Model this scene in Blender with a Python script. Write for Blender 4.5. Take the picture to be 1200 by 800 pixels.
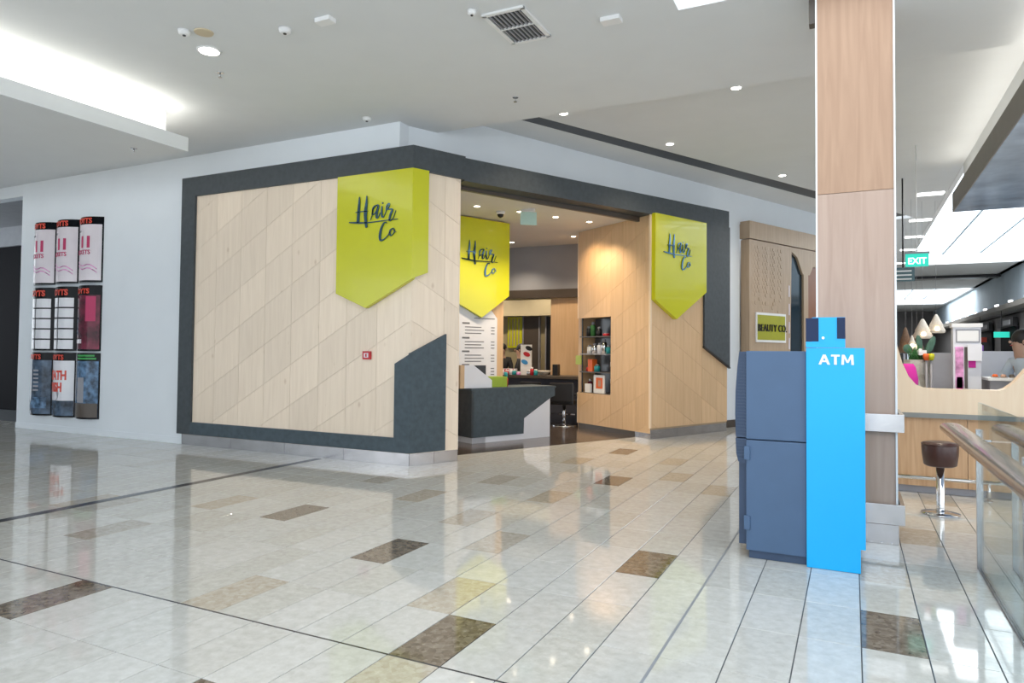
import bpy, bmesh, math, random
from mathutils import Vector, Matrix
random.seed(7)
for o in list(bpy.data.objects): bpy.data.objects.remove(o)
SC = bpy.context.scene
COL = SC.collection
# ------------------------------------------------------------------ camera
FPX, YAW, PITCH, ROLL, CY = 812.77, .4564, .0293, .0092, 387.784
cf = Vector((-math.sin(YAW)*math.cos(PITCH), math.cos(YAW)*math.cos(PITCH), math.sin(PITCH)))
cr0 = Vector((math.cos(YAW), math.sin(YAW), 0)); cu0 = cr0.cross(cf)
cr = cr0*math.cos(ROLL)+cu0*math.sin(ROLL); cu = -cr0*math.sin(ROLL)+cu0*math.cos(ROLL)
cd = bpy.data.cameras.new('camera'); cam = bpy.data.objects.new('camera', cd); COL.objects.link(cam)
m = Matrix.Identity(4)
for i in range(3): m[i][0] = cr[i]; m[i][1] = cu[i]; m[i][2] = -cf[i]
m[0][3], m[1][3], m[2][3] = 0, 0, 1.5
cam.matrix_world = m
cd.sensor_width = 36; cd.lens = FPX*36/1200; cd.shift_y = -(400-CY)/1200; cd.clip_start = .05; cd.clip_end = 300
SC.camera = cam
def project(P):
    d = Vector(P)-Vector((0, 0, 1.5)); z = d.dot(cf)
    if z < .05: return None
    return 600+FPX*d.dot(cr)/z, CY-FPX*d.dot(cu)/z
# ------------------------------------------------------------------ world, view
W = bpy.data.worlds.new('daylight'); SC.world = W; W.use_nodes = True
W.node_tree.nodes['Background'].inputs[0].default_value = (.87, .94, 1, 1)
W.node_tree.nodes['Background'].inputs[1].default_value = 2.5
SC.view_settings.view_transform = 'Standard'; SC.view_settings.look = 'None'
SC.view_settings.gamma = 1; SC.view_settings.use_curve_mapping = False
SC.view_settings.exposure = 0.03
def lamp(kind, loc, power, color=(1, 1, 1), size=None, rot=None, aim=None, **k):
    l = bpy.data.lights.new(kind.lower()+'_light', kind); l.energy = power; l.color = color
    if kind == 'AREA':
        l.shape = 'RECTANGLE'; l.size, l.size_y = size
    elif size is not None: l.shadow_soft_size = size
    for a, b in k.items(): setattr(l, a, b)
    o = bpy.data.objects.new(l.name, l); o.location = loc; COL.objects.link(o)
    if rot: o.rotation_euler = rot
    if aim is not None:
        o.rotation_euler = (Vector(aim)-Vector(loc)).to_track_quat('-Z', 'Y').to_euler()
    return o
ZN, ZF, ZS = 4.56, 4.83, 3.90      # near ceiling, far ceiling, salon ceiling
# daylight through the two far skylights and the void over the railing
lamp('AREA', (3.6, 22.5, ZF+.5), 550, (.95, .98, 1), (3.4, 13))
lamp('AREA', (3.6, 46, ZF+.5), 600, (.95, .98, 1), (3.2, 11))
lamp('AREA', (1.2, 1.5, 6.4), 110, (.86, .94, 1), (4.6, 8.5))
# ------------------------------------------------------------------ materials
def nodes(name):
    mt = bpy.data.materials.new(name); mt.use_nodes = True
    nt = mt.node_tree; return mt, nt, nt.nodes['Principled BSDF']
def setp(b, **k):
    for a, v in k.items():
        n = {'rough': 'Roughness', 'metal': 'Metallic', 'spec': 'Specular IOR Level', 'coat': 'Coat Weight', 'trans': 'Transmission Weight', 'alpha': 'Alpha', 'ior': 'IOR'}[a]
        b.inputs[n].default_value = v
def c4(c): return (c[0], c[1], c[2], 1)
def mat(name, c, rough=.5, noise=.05, scale=6, bump=0, **k):
    mt, nt, b = nodes(name); setp(b, rough=rough, **k)
    tc = nt.nodes.new('ShaderNodeTexCoord'); n = nt.nodes.new('ShaderNodeTexNoise'); n.inputs['Scale'].default_value = scale; n.inputs['Detail'].default_value = 4
    nt.links.new(tc.outputs['Object'], n.inputs['Vector'])
    r = nt.nodes.new('ShaderNodeValToRGB'); r.color_ramp.elements[0].position = .3; r.color_ramp.elements[1].position = .7
    r.color_ramp.elements[0].color = c4([x*(1-noise) for x in c]); r.color_ramp.elements[1].color = c4([min(1, x*(1+noise)) for x in c])
    nt.links.new(n.outputs['Fac'], r.inputs['Fac']); nt.links.new(r.outputs['Color'], b.inputs['Base Color'])
    if bump:
        bp = nt.nodes.new('ShaderNodeBump'); bp.inputs['Strength'].default_value = bump; bp.inputs['Distance'].default_value = .01
        nt.links.new(n.outputs['Fac'], bp.inputs['Height']); nt.links.new(bp.outputs['Normal'], b.inputs['Normal'])
    return mt
def emit(name, c, s):
    mt, nt, b = nodes(name); b.inputs['Base Color'].default_value = c4(c)
    b.inputs['Emission Color'].default_value = c4(c); b.inputs['Emission Strength'].default_value = s; return mt
def wood(name, c1, c2, rough=.5, knots=0, sc=1, coat=0):
    mt, nt, b = nodes(name); setp(b, rough=rough, coat=coat); L = nt.links.new
    g = nt.nodes.new('ShaderNodeNewGeometry'); oi = nt.nodes.new('ShaderNodeObjectInfo')
    ad = nt.nodes.new('ShaderNodeVectorMath'); ad.operation = 'MULTIPLY_ADD'
    cmb = nt.nodes.new('ShaderNodeCombineXYZ'); L(oi.outputs['Random'], cmb.inputs[0]); L(oi.outputs['Random'], cmb.inputs[1]); L(oi.outputs['Random'], cmb.inputs[2])
    ad.inputs[1].default_value = (7, 5, 9); L(cmb.outputs[0], ad.inputs[0]); L(g.outputs['Position'], ad.inputs[2])
    mp = nt.nodes.new('ShaderNodeMapping'); mp.inputs['Scale'].default_value = (9*sc, 9*sc, .55*sc); L(ad.outputs[0], mp.inputs['Vector'])
    n = nt.nodes.new('ShaderNodeTexNoise'); n.inputs['Scale'].default_value = 2.2; n.inputs['Detail'].default_value = 6; n.inputs['Distortion'].default_value = .8; L(mp.outputs[0], n.inputs['Vector'])
    r = nt.nodes.new('ShaderNodeValToRGB'); e = r.color_ramp.elements; e[0].position = .3; e[1].position = .72; e[0].color = c4(c2); e[1].color = c4(c1); L(n.outputs['Fac'], r.inputs['Fac'])
    out = r.outputs['Color']
    mx = nt.nodes.new('ShaderNodeMix'); mx.data_type = 'RGBA'; mx.blend_type = 'MULTIPLY'; mx.inputs[0].default_value = 1
    mr = nt.nodes.new('ShaderNodeMapRange'); mr.inputs[3].default_value = .94; mr.inputs[4].default_value = 1.05; L(oi.outputs['Random'], mr.inputs[0])
    L(out, mx.inputs[6]); L(mr.outputs[0], mx.inputs[7]); out = mx.outputs[2]
    if knots:
        mp2 = nt.nodes.new('ShaderNodeMapping'); mp2.inputs['Scale'].default_value = (2.6, 2.6, 1.5); L(ad.outputs[0], mp2.inputs['Vector'])
        v = nt.nodes.new('ShaderNodeTexVoronoi'); v.inputs['Scale'].default_value = 1.3; L(mp2.outputs[0], v.inputs['Vector'])
        r2 = nt.nodes.new('ShaderNodeValToRGB'); q = r2.color_ramp.elements; q[0].position = .03; q[0].color = (1, 1, 1, 1); q[1].position = .1; q[1].color = (0, 0, 0, 1); L(v.outputs['Distance'], r2.inputs['Fac'])
        ml = nt.nodes.new('ShaderNodeMath'); ml.operation = 'MULTIPLY'; ml.inputs[1].default_value = knots; L(r2.outputs['Color'], ml.inputs[0])
        m2 = nt.nodes.new('ShaderNodeMix'); m2.data_type = 'RGBA'; L(ml.outputs[0], m2.inputs[0]); L(out, m2.inputs[6]); m2.inputs[7].default_value = (.42, .25, .12, 1); out = m2.outputs[2]
    L(out, b.inputs['Base Color']); return mt
def stone(name, base, dark, light, rough=.12, sc=14, big=.5):
    """terrazzo-like polished stone with pebbles"""
    mt, nt, b = nodes(name); L = nt.links.new
    g = nt.nodes.new('ShaderNodeNewGeometry')
    v = nt.nodes.new('ShaderNodeTexVoronoi'); v.inputs['Scale'].default_value = sc; L(g.outputs['Position'], v.inputs['Vector'])
    n = nt.nodes.new('ShaderNodeTexNoise'); n.inputs['Scale'].default_value = sc*.6; n.inputs['Detail'].default_value = 6; n.inputs['Roughness'].default_value = .65; L(g.outputs['Position'], n.inputs['Vector'])
    r = nt.nodes.new('ShaderNodeValToRGB'); e = r.color_ramp.elements; e[0].position = .3; e[0].color = c4(dark); e[1].position = .56; e[1].color = c4(base)
    x = e.new(.74); x.color = c4(light); L(n.outputs['Fac'], r.inputs['Fac'])
    sp = nt.nodes.new('ShaderNodeSeparateColor'); L(v.outputs['Color'], sp.inputs[0])
    r2 = nt.nodes.new('ShaderNodeValToRGB'); q = r2.color_ramp.elements; q[0].position = .0; q[0].color = c4(dark); q[1].position = 1; q[1].color = c4(light); L(sp.outputs[0], r2.inputs['Fac'])
    mx = nt.nodes.new('ShaderNodeMix'); mx.data_type = 'RGBA'; mx.inputs[0].default_value = big; L(r.outputs['Color'], mx.inputs[6]); L(r2.outputs['Color'], mx.inputs[7])
    L(mx.outputs[2], b.inputs['Base Color'])
    n2 = nt.nodes.new('ShaderNodeTexNoise'); n2.inputs['Scale'].default_value = 1.6; L(g.outputs['Position'], n2.inputs['Vector'])
    mr = nt.nodes.new('ShaderNodeMapRange'); mr.inputs[3].default_value = rough*.7; mr.inputs[4].default_value = rough*1.3; L(n2.outputs['Fac'], mr.inputs[0]); L(mr.outputs[0], b.inputs['Roughness'])
    b.inputs['IOR'].default_value = 1.62
    bp = nt.nodes.new('ShaderNodeBump'); bp.inputs['Strength'].default_value = .05; bp.inputs['Distance'].default_value = .004; L(n2.outputs['Fac'], bp.inputs['Height']); L(bp.outputs['Normal'], b.inputs['Normal'])
    return mt
def glassm(name, tint, f=.10):
    mt, nt, b = nodes(name); L = nt.links.new; nt.nodes.remove(b)
    t = nt.nodes.new('ShaderNodeBsdfTransparent'); t.inputs[0].default_value = c4(tint)
    g = nt.nodes.new('ShaderNodeBsdfGlossy'); g.inputs['Roughness'].default_value = .02
    lw = nt.nodes.new('ShaderNodeLayerWeight'); pw = nt.nodes.new('ShaderNodeMath'); pw.operation = 'POWER'; pw.inputs[1].default_value = 5; L(lw.outputs['Facing'], pw.inputs[0])
    lw.inputs['Blend'].default_value = .5
    fr = nt.nodes.new('ShaderNodeMath'); fr.operation = 'MULTIPLY_ADD'; fr.inputs[1].default_value = .6; fr.inputs[2].default_value = .03; L(pw.outputs[0], fr.inputs[0])
    mx = nt.nodes.new('ShaderNodeMixShader'); L(fr.outputs[0], mx.inputs[0]); L(t.outputs[0], mx.inputs[1]); L(g.outputs[0], mx.inputs[2])
    L(mx.outputs[0], nt.nodes['Material Output'].inputs['Surface']); return mt
M = {}
M['ceil'] = mat('ceiling_paint', (.72, .735, .74), .9, .015, 2)
M['wall'] = mat('white_wall_paint', (.76, .80, .84), .6, .015, 2)
M['ply'] = wood('birch_plywood', (.875, .735, .59), (.80, .66, .52), .42, .35)
M['ply2'] = wood('orange_veneer', (.69, .47, .275), (.61, .40, .22), .42, 0)  # warmer and more orange than the plywood, without knots
M['bwood'] = wood('shaded_veneer', (.47, .345, .235), (.40, .29, .19), .45, 0)  # darker wood tone stands in for the weaker light on this front
M['joint'] = mat('joint_backing_brown', (.36, .26, .17), .8)  # brown backing seen in the gaps between panels
M['slate'] = mat('dark_blue_grey_board', (.052, .075, .092), .55, .18, 14, .2)
M['slate2'] = mat('charcoal_board', (.050, .060, .068), .55, .15, 14, .2)
M['steel'] = mat('brushed_steel', (.50, .49, .50), .22, .1, 5, metal=1)
M['chrome'] = mat('polished_chrome', (.75, .76, .78), .08, .03, 5, metal=1)
M['lime'] = mat('lime_gloss_panel', (.57, .57, .010), .25, .02, 2, coat=.3)
M['mirror'] = mat('blue_mirror_lettering', (.10, .20, .30), .06, .03, 2, metal=1)
M['black'] = mat('black_plastic', (.012, .012, .014), .35, .1)
M['dark'] = mat('very_dark_brown', (.02, .018, .017), .5)
M['white'] = mat('white_laminate', (.74, .75, .80), .4, .01)
M['pure'] = mat('white_plastic', (.8, .8, .8), .4, .01)
M['red'] = mat('signal_red', (.50, .02, .03), .4)
M['darkfloor'] = stone('dark_salon_vinyl', (.075, .055, .042), (.05, .036, .028), (.11, .082, .062), .16, 5, .2)
M['grout'] = mat('grout_grey', (.07, .078, .088), .7)
M['groutd'] = mat('dark_inlay_strip', (.045, .045, .055), .2)
TL = [stone('pale_stone_tile_a', (.59, .575, .535), (.49, .47, .43), (.66, .65, .615), .055, 26, .22),
      stone('pale_stone_tile_b', (.62, .605, .57), (.52, .505, .465), (.69, .68, .65), .055, 24, .2),
      stone('pale_stone_tile_c', (.565, .55, .50), (.465, .445, .395), (.64, .63, .59), .06, 30, .22),
      stone('pale_stone_tile_d', (.60, .59, .555), (.50, .485, .445), (.68, .675, .65), .05, 26, .22)]
M['tbrown'] = stone('brown_stone_tile', (.15, .115, .078), (.075, .054, .038), (.36, .31, .25), .07, 36, .4)
M['tbeige'] = stone('beige_stone_tile', (.50, .445, .36), (.39, .33, .25), (.60, .56, .49), .07, 34, .35)
M['tolive'] = stone('mottled_tan_stone_tile', (.47, .435, .375), (.36, .325, .27), (.58, .55, .49), .07, 34, .35)
M['atmblue'] = mat('atm_grey_blue', (.062, .115, .212), .45, .03, 5)
M['atmdark'] = mat('atm_dark_blue', (.035, .062, .12), .5, .03, 5)
M['cyan'] = mat('bright_cyan_panel', (.003, .40, .86), .42, .01, 2)
M['navy'] = mat('navy_plastic', (.004, .018, .07), .35, spec=.3)
M['oak'] = wood('column_veneer', (.45, .285, .185), (.36, .215, .135), .45, 0, .8)
M['oak2'] = wood('column_veneer_lower', (.49, .355, .285), (.41, .285, .22), .45, 0, .8)
M['kwood'] = wood('kiosk_oak', (.66, .43, .25), (.52, .31, .16), .4, 0, 1)
M['kpale'] = wood('pale_kiosk_shell', (.84, .68, .50), (.80, .62, .44), .35, 0, 1)
M['kgrey'] = mat('grey_counter_edge', (.22, .23, .22), .4)
M['leather'] = mat('brown_leather', (.055, .022, .018), .32, .1, 30, .1)
M['tinted_steel'] = mat('satin_handrail_steel', (.60, .52, .46), .14, .06, 4, metal=1)  # steel; warm tint stands in for wood reflected in the handrail
M['glass'] = glassm('railing_glass', (.93, .975, .98))
M['gedge'] = mat('glass_edge_green', (.10, .22, .25), .1)
M['lamp'] = emit('lamp_white', (1, .95, .86), 14)
M['lampw'] = emit('lamp_warm', (1, .86, .66), 12)
M['lineled'] = emit('linear_led', (1, 1, 1), 3)
M['exitg'] = emit('exit_green', (.02, .55, .42), .75)
M['exitw'] = emit('exit_white', (.85, 1, .95), 1.2)
M['greywall'] = mat('salon_grey_wall', (.33, .34, .37), .7, .03, 2)
M['beigew'] = mat('salon_cream_wall', (.62, .55, .38), .6, .03)
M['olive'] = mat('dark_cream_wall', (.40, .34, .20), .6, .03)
M['brownp'] = mat('brown_panel', (.075, .058, .045), .4, .05)
M['navyc'] = mat('dark_counter_front', (.045, .047, .065), .35, .05)
M['bluewall'] = mat('pale_blue_wall', (.50, .60, .68), .7, .05, 1)
M['soffit'] = mat('blue_grey_polished_soffit', (.27, .35, .48), .16, .35, 1.6)  # mottled colour noise stands in for blurred reflections in the polish
M['band'] = mat('warm_grey_fascia', (.20, .185, .165), .6, .04)
M['cream'] = mat('cream_weave', (.74, .66, .56), .8, .1, 40)
M['brownw'] = mat('brown_weave', (.20, .12, .075), .8, .2, 40)
M['glow'] = emit('warm_bulb', (1, .75, .45), 6)
M['magenta'] = mat('magenta_fabric', (.62, .02, .33), .7)
M['leaf'] = mat('green_leaf', (.05, .20, .05), .6, .3, 10)
M['cactus'] = mat('grey_green_pad', (.09, .19, .14), .7, .2, 10)
M['stonew'] = stone('pale_boulder_stone', (.52, .49, .42), (.24, .22, .17), (.74, .72, .66), .5, 7, .4)
M['pinkp'] = mat('pink_print', (.75, .28, .52), .5, .6, 12)
M['orange'] = mat('orange_card', (.75, .13, .02), .5)
M['teal'] = mat('teal_plastic', (.02, .30, .33), .4)
M['skin'] = mat('skin', (.50, .30, .21), .55)
M['hair'] = mat('dark_hair', (.015, .011, .009), .5)
M['shirtb'] = mat('black_cloth', (.02, .02, .022), .8)
M['shirtw'] = mat('pale_blue_cloth', (.62, .70, .78), .8)
M['purple'] = mat('purple_plastic', (.26, .10, .50), .4)
M['grey'] = mat('mid_grey_laminate', (.30, .30, .33), .5)
M['shopdark'] = mat('dark_shop_interior', (.007, .007, .009), .8, spec=.1)
M['fgrey'] = mat('far_shop_grey', (.20, .19, .19), .5, .1, 1)
M['lintel'] = mat('grey_door_lintel', (.30, .31, .33), .7)
M['chair'] = mat('black_vinyl', (.010, .010, .012), .4)
M['ink'] = mat('grey_ink', (.16, .16, .18), .6)
M['maroon'] = mat('maroon_ink', (.50, .03, .12), .5)
M['redp'] = mat('orange_red_ink', (.70, .06, .03), .4)
M['gloss'] = mat('poster_black_gloss', (.004, .005, .007), .15, .1, spec=.12)
M['posterp'] = mat('poster_pale_pink', (.72, .66, .70), .14, .04, 4)
M['posterw'] = mat('poster_white', (.74, .74, .78), .12, .03, 4)
M['posterb'] = mat('poster_dark_blue', (.055, .085, .13), .1, .9, 6, spec=.25)
M['posterr'] = mat('poster_crimson', (.12, .012, .03), .1, .9, 5, spec=.25)
M['posterm'] = mat('poster_mixed_blue', (.08, .15, .25), .1, .95, 9, spec=.25)
M['vent'] = mat('vent_shadow', (.05, .05, .05), .8)
M['greeni'] = mat('green_ink', (.03, .32, .06), .4)
# ------------------------------------------------------------------ frames & mesh builder
class Fr:
    def __init__(s, o, d, out): s.o = Vector((o[0], o[1], 0)); s.d = Vector((d[0], d[1], 0)).normalized(); s.n = Vector((out[0], out[1], 0)).normalized()
    def __call__(s, a, z, o=0): return s.o+s.d*a+s.n*o+Vector((0, 0, z))
ang = math.radians(65.2); DX, DY = math.cos(ang), math.sin(ang)
LW = Fr((0, 7.52), (1, 0), (0, -1))                         # a = X
FW = Fr((-5.155, 7.52), (DX, DY), (DY, -DX))                 # a = distance from the corner
RC = FW(4.79, 0, 0)
IW = Fr(RC, (-1.777, 1.16), (-1.16, -1.777))                 # inner wall of the right pier
def YF(y): return Fr((0, y), (1, 0), (0, -1))
def XF(x, s=-1): return Fr((x, 0), (0, 1), (s, 0))           # a = Y
class MB:
    def __init__(s): s.v = []; s.f = []; s.m = []; s.k = 0; s.sm = []
    def slot(s, k): s.k = k; return s
    def face(s, idx, smooth=False): s.f.append(idx); s.m.append(s.k); s.sm.append(smooth)
    def prism(s, front, back):
        n = len(front); b = len(s.v); s.v += [Vector(p) for p in front]+[Vector(p) for p in back]
        s.face(list(range(b, b+n))); s.face(list(range(b+2*n-1, b+n-1, -1)))
        for i in range(n): j = (i+1) % n; s.face([b+i, b+n+i, b+n+j, b+j])
        return s
    def slab(s, fr, poly, o0, o1): return s.prism([fr(a, z, o1) for a, z in poly], [fr(a, z, o0) for a, z in poly])
    def rect(s, fr, a0, a1, z0, z1, o0, o1): return s.slab(fr, [(a0, z0), (a1, z0), (a1, z1), (a0, z1)], o0, o1)
    def box(s, x0, x1, y0, y1, z0, z1): return s.prism([(x0, y0, z0), (x1, y0, z0), (x1, y0, z1), (x0, y0, z1)], [(x0, y1, z0), (x1, y1, z0), (x1, y1, z1), (x0, y1, z1)])
    def flat(s, poly, z0, z1): return s.prism([(x, y, z1) for x, y in poly], [(x, y, z0) for x, y in poly])
    def lathe(s, c, prof, n=16, axis=None, smooth=True):
        c = Vector(c); q = Matrix.Identity(3) if axis is None else Vector((0, 0, 1)).rotation_difference(Vector(axis)).to_matrix()
        b = len(s.v)
        for r, z in prof:
            for i in range(n): t = 2*math.pi*i/n; s.v.append(c+q@Vector((r*math.cos(t), r*math.sin(t), z)))
        for k in range(len(prof)-1):
            for i in range(n):
                j = (i+1) % n; s.face([b+k*n+i, b+k*n+j, b+(k+1)*n+j, b+(k+1)*n+i], smooth)
        s.face([b+i for i in range(n)][::-1]); s.face([b+(len(prof)-1)*n+i for i in range(n)]); return s
    def rod(s, a, b_, r, n=10, r2=None):
        a = Vector(a); b_ = Vector(b_); L = (b_-a).length; return s.lathe(a, [(r, 0), (r if r2 is None else r2, L)], n, (b_-a))
    def tube(s, pts, r, n=8):
        for p, q in zip(pts, pts[1:]): s.rod(p, q, r, n)
        return s
    def ribbon(s, fr, pts, w, t0, t1):
        # pts in (a,z), smoothed; w list of widths
        P = []; Wd = []; n = len(pts)
        for i in range(n-1):
            p0, p1, p2, p3 = [Vector(pts[max(0, min(n-1, k))]) for k in (i-1, i, i+1, i+2)]
            for k in range(5):
                t = k/5; P.append(.5*((2*p1)+(p2-p0)*t+(2*p0-5*p1+4*p2-p3)*t*t+(3*p1-p0-3*p2+p3)*t**3)); Wd.append(w[i]*(1-t)+w[i+1]*t)
        P.append(Vector(pts[-1])); Wd.append(w[-1])
        Lf, Rt = [], []
        for i in range(len(P)):
            d = (P[min(i+1, len(P)-1)]-P[max(i-1, 0)]); d = d.normalized() if d.length > 1e-6 else Vector((1, 0)); nn = Vector((-d.y, d.x))*Wd[i]/2
            Lf.append(P[i]+nn); Rt.append(P[i]-nn)
        b = len(s.v); N_ = len(P)
        for A in (Lf, Rt):
            for o in (t1, t0): s.v += [fr(p[0], p[1], o) for p in A]
        q = lambda g, i: b+g*N_+i
        for i in range(N_-1):
            s.face([q(0, i), q(0, i+1), q(2, i+1), q(2, i)]); s.face([q(1, i), q(3, i), q(3, i+1), q(1, i+1)])
            s.face([q(0, i), q(1, i), q(1, i+1), q(0, i+1)]); s.face([q(2, i), q(2, i+1), q(3, i+1), q(3, i)])
        return s
    def build(s, name, ms, parent=None, org=None, bevel=0):
        if not isinstance(ms, (list, tuple)): ms = [ms]
        if org is None and parent is None:
            xs = [v.x for v in s.v]; ys = [v.y for v in s.v]; org = Vector(((min(xs)+max(xs))/2, (min(ys)+max(ys))/2, min(v.z for v in s.v)))
        base = Vector((0, 0, 0)); p = parent
        while p: base += p.location; p = p.parent
        loc = Vector((0, 0, 0)) if parent else Vector(org)
        sub = base+loc
        me = bpy.data.meshes.new(name); me.from_pydata([tuple(v-sub) for v in s.v], [], s.f)
        for x in ms: me.materials.append(M[x] if isinstance(x, str) else x)
        for p_, k, q in zip(me.polygons, s.m, s.sm): p_.material_index = k; p_.use_smooth = q
        bm = bmesh.new(); bm.from_mesh(me); bmesh.ops.recalc_face_normals(bm, faces=bm.faces)
        if bevel:
            ed = [e for e in bm.edges if len(e.link_faces) == 2 and e.calc_face_angle(0) > .6]
            bmesh.ops.bevel(bm, geom=ed, offset=bevel, segments=2, profile=.7, affect='EDGES')
        bm.to_mesh(me); bm.free(); me.update()
        o = bpy.data.objects.new(name, me); o.location = loc; COL.objects.link(o)
        if parent: o.parent = parent
        return o
def tag(o, label=None, cat=None, group=None, kind=None):
    if label: o['label'] = label
    if cat: o['category'] = cat
    if group: o['group'] = group
    if kind: o['kind'] = kind
    return o
def struct(o, label=None): o['kind'] = 'structure'; o['category'] = 'structure'; tag(o, label); return o
def empty(name, loc, label=None, cat=None, group=None):
    o = bpy.data.objects.new(name, None); o.location = loc; o.empty_display_size = .1; COL.objects.link(o); return tag(o, label, cat, group)
def copy_tree(o, parent=None):
    c = o.copy(); COL.objects.link(c); c.parent = parent
    for ch in list(o.children): copy_tree(ch, c)
    return c
def text(name, body, fr, a, z, size, o, depth, m, parent, extra=0, sx=1, align='LEFT', curve=None, spacing=1):
    cu_ = bpy.data.curves.new(name, 'FONT'); cu_.body = body; cu_.size = size; cu_.extrude = depth/2; cu_.offset = extra; cu_.align_x = align; cu_.resolution_u = 3; cu_.space_character = spacing
    t = bpy.data.objects.new(name, cu_); me0 = bpy.data.meshes.new_from_object(t)
    mb = MB(); 
    for v in me0.vertices:
        p = (a+v.co.x*sx, z+v.co.y, o+v.co.z+depth/2)
        mb.v.append(curve(*p) if curve else fr(*p))
    for p in me0.polygons: mb.face(list(p.vertices))
    bpy.data.objects.remove(t); bpy.data.meshes.remove(me0)
    return mb.build(name, m, parent)
# clip polygon (convex clip half plane n.p<=c)
def clip(poly, nx, nz, c):
    out = []
    for i in range(len(poly)):
        p, q = poly[i], poly[(i+1) % len(poly)]; dp = nx*p[0]+nz*p[1]-c; dq = nx*q[0]+nz*q[1]-c
        if dp <= 0: out.append(p)
        if (dp < 0 < dq) or (dq < 0 < dp):
            t = dp/(dp-dq); out.append((p[0]+(q[0]-p[0])*t, p[1]+(q[1]-p[1])*t))
    return out
def area(p): return abs(sum(p[i][0]*p[(i+1) % len(p)][1]-p[(i+1) % len(p)][0]*p[i][1] for i in range(len(p))))/2
def panels(fr, cuts, z0, z1, slope, zc, m, parent, step=.577, g=.0035, th=.010, top=None):
    """vertical strips cut by diagonals; each piece is its own panel"""
    for i in range(len(cuts)-1):
        a0, a1 = cuts[i]+g/2, cuts[i+1]-g/2
        zz0, zz1 = z0, z1
        k0 = int(math.floor((zz0-zc-abs(slope)*abs(max(abs(a0), abs(a1))))/step))-1; k1 = int(math.ceil((zz1-zc+abs(slope)*max(abs(a0), abs(a1)))/step))+1
        for k in range(k0, k1+1):
            b0 = zc+k*step+g/2; b1 = b0+step-g
            poly = [(a0, zz0), (a1, zz0), (a1, zz1), (a0, zz1)]
            poly = clip(poly, -(-slope), -1, -b0); poly = clip(poly, -slope, 1, b1) if poly else poly
            if len(poly) >= 3 and area(poly) > .0008:
                MB().slab(fr, poly, .001, th).build('panel', m, parent)
# ------------------------------------------------------------------ floor
fl = struct(MB().box(-22, 9, -5, 62, -.12, -.004).build('floor', 'grout'), 'pale stone tiled mall floor')
T0X, T0Y, TX, TY = -1.4676, 4.619, .3004, .5898
special = {}
for u, v in [(0, -1), (5, 0), (-2, 2), (-6, 0), (-10, 3), (-11, -1), (-4, -6), (-6, -10), (-4, 4)]: special[(u, v)] = 'tbrown'
for u, v in [(-3, 1), (-7, 2), (-2, 3), (-14, -1), (-5, -4), (-14, -6), (-3, -9), (0, -6), (-2, -7), (6, -4), (-7, -8), (-18, 0), (-9, -3)]: special[(u, v)] = 'tbeige'
for u, v in [(-6, -2), (-4, -1), (-8, -5), (5, -2), (-17, 0), (-14, 1), (7, -7), (-12, -4)]: special[(u, v)] = 'tolive'
GA, GB = .006, .0045
tiles = []
for u in range(-55, 25):
    for v in range(-32, 13):
        x0, y1 = T0X+u*TX, T0Y-v*TY; cx, cy = x0+TX/2, y1-TY/2
        rel = Vector((cx+5.155, cy-7.52)); off = rel.x*-DY+rel.y*DX
        al = rel.x*DX+rel.y*DY
        if cy > 7.9 and off > .75: continue
        if cy > 7.9 and cx < -5.8: continue
        pts = [project((x0+a*TX, y1-b*TY, 0)) for a in (0, 1) for b in (0, 1)]
        ar = 0
        if all(pts):
            P = [pts[0], pts[2], pts[3], pts[1]]; P = [(max(0, min(1200, a)), max(0, min(800, b))) for a, b in P]; ar = area(P)
        tiles.append((ar, u, v, cx, cy))
tiles.sort(reverse=True)
vm = {}
def tile_mesh(k):
    if k not in vm:
        mb = MB(); hx, hy = TX/2-GA/2, TY/2-GB/2; c = .0012
        b = 0
        mb.v = [Vector(p) for p in [(-hx, -hy, -.004), (hx, -hy, -.004), (hx, hy, -.004), (-hx, hy, -.004), (-hx, -hy, -c), (hx, -hy, -c), (hx, hy, -c), (-hx, hy, -c), (-hx+c, -hy+c, 0), (hx-c, -hy+c, 0), (hx-c, hy-c, 0), (-hx+c, hy-c, 0)]]
        for i in range(4):
            j = (i+1) % 4; mb.face([i, j, 4+j, 4+i]); mb.face([4+i, 4+j, 8+j, 8+i])
        mb.face([8, 9, 10, 11])
        me = bpy.data.meshes.new('tile'); me.from_pydata([tuple(p) for p in mb.v], [], mb.f); me.materials.append(k if not isinstance(k, str) else M[k]); vm[k] = me
    return vm[k]
rest = MB(); mats = TL+[M['tbrown'], M['tbeige'], M['tolive']]
for n, (ar, u, v, cx, cy) in enumerate(tiles):
    k = special.get((u, v)); rr = random.Random(u*131+v*17).random()
    if k is None: k = TL[int(rr*4)]
    if n < 300:
        o = bpy.data.objects.new('tile', tile_mesh(k)); o.location = (cx, cy, 0)-Vector(fl.location) if False else Vector((cx, cy, 0))-fl.location; COL.objects.link(o); o.parent = fl
        if k == 'tbrown': o['label'] = 'dark brown pebbled stone tile'
        elif k in ('tbeige', 'tolive'): o['label'] = 'mottled beige stone tile'
    else:
        rest.k = mats.index(k if not isinstance(k, str) else M[k]); hx, hy = TX/2-GA/2, TY/2-GB/2; b = len(rest.v)
        rest.v += [Vector(p) for p in [(cx-hx, cy-hy, 0), (cx+hx, cy-hy, 0), (cx+hx, cy+hy, 0), (cx-hx, cy+hy, 0), (cx-hx, cy-hy, -.004), (cx+hx, cy-hy, -.004), (cx+hx, cy+hy, -.004), (cx-hx, cy+hy, -.004)]]
        rest.face([b, b+1, b+2, b+3])
        for i in range(4): j = (i+1) % 4; rest.face([b+i, b+4+i, b+4+j, b+j])
ro = rest.build('tiles', mats, fl); ro['kind'] = 'stuff'; ro['label'] = 'smaller distant stone tiles of the floor'
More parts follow.
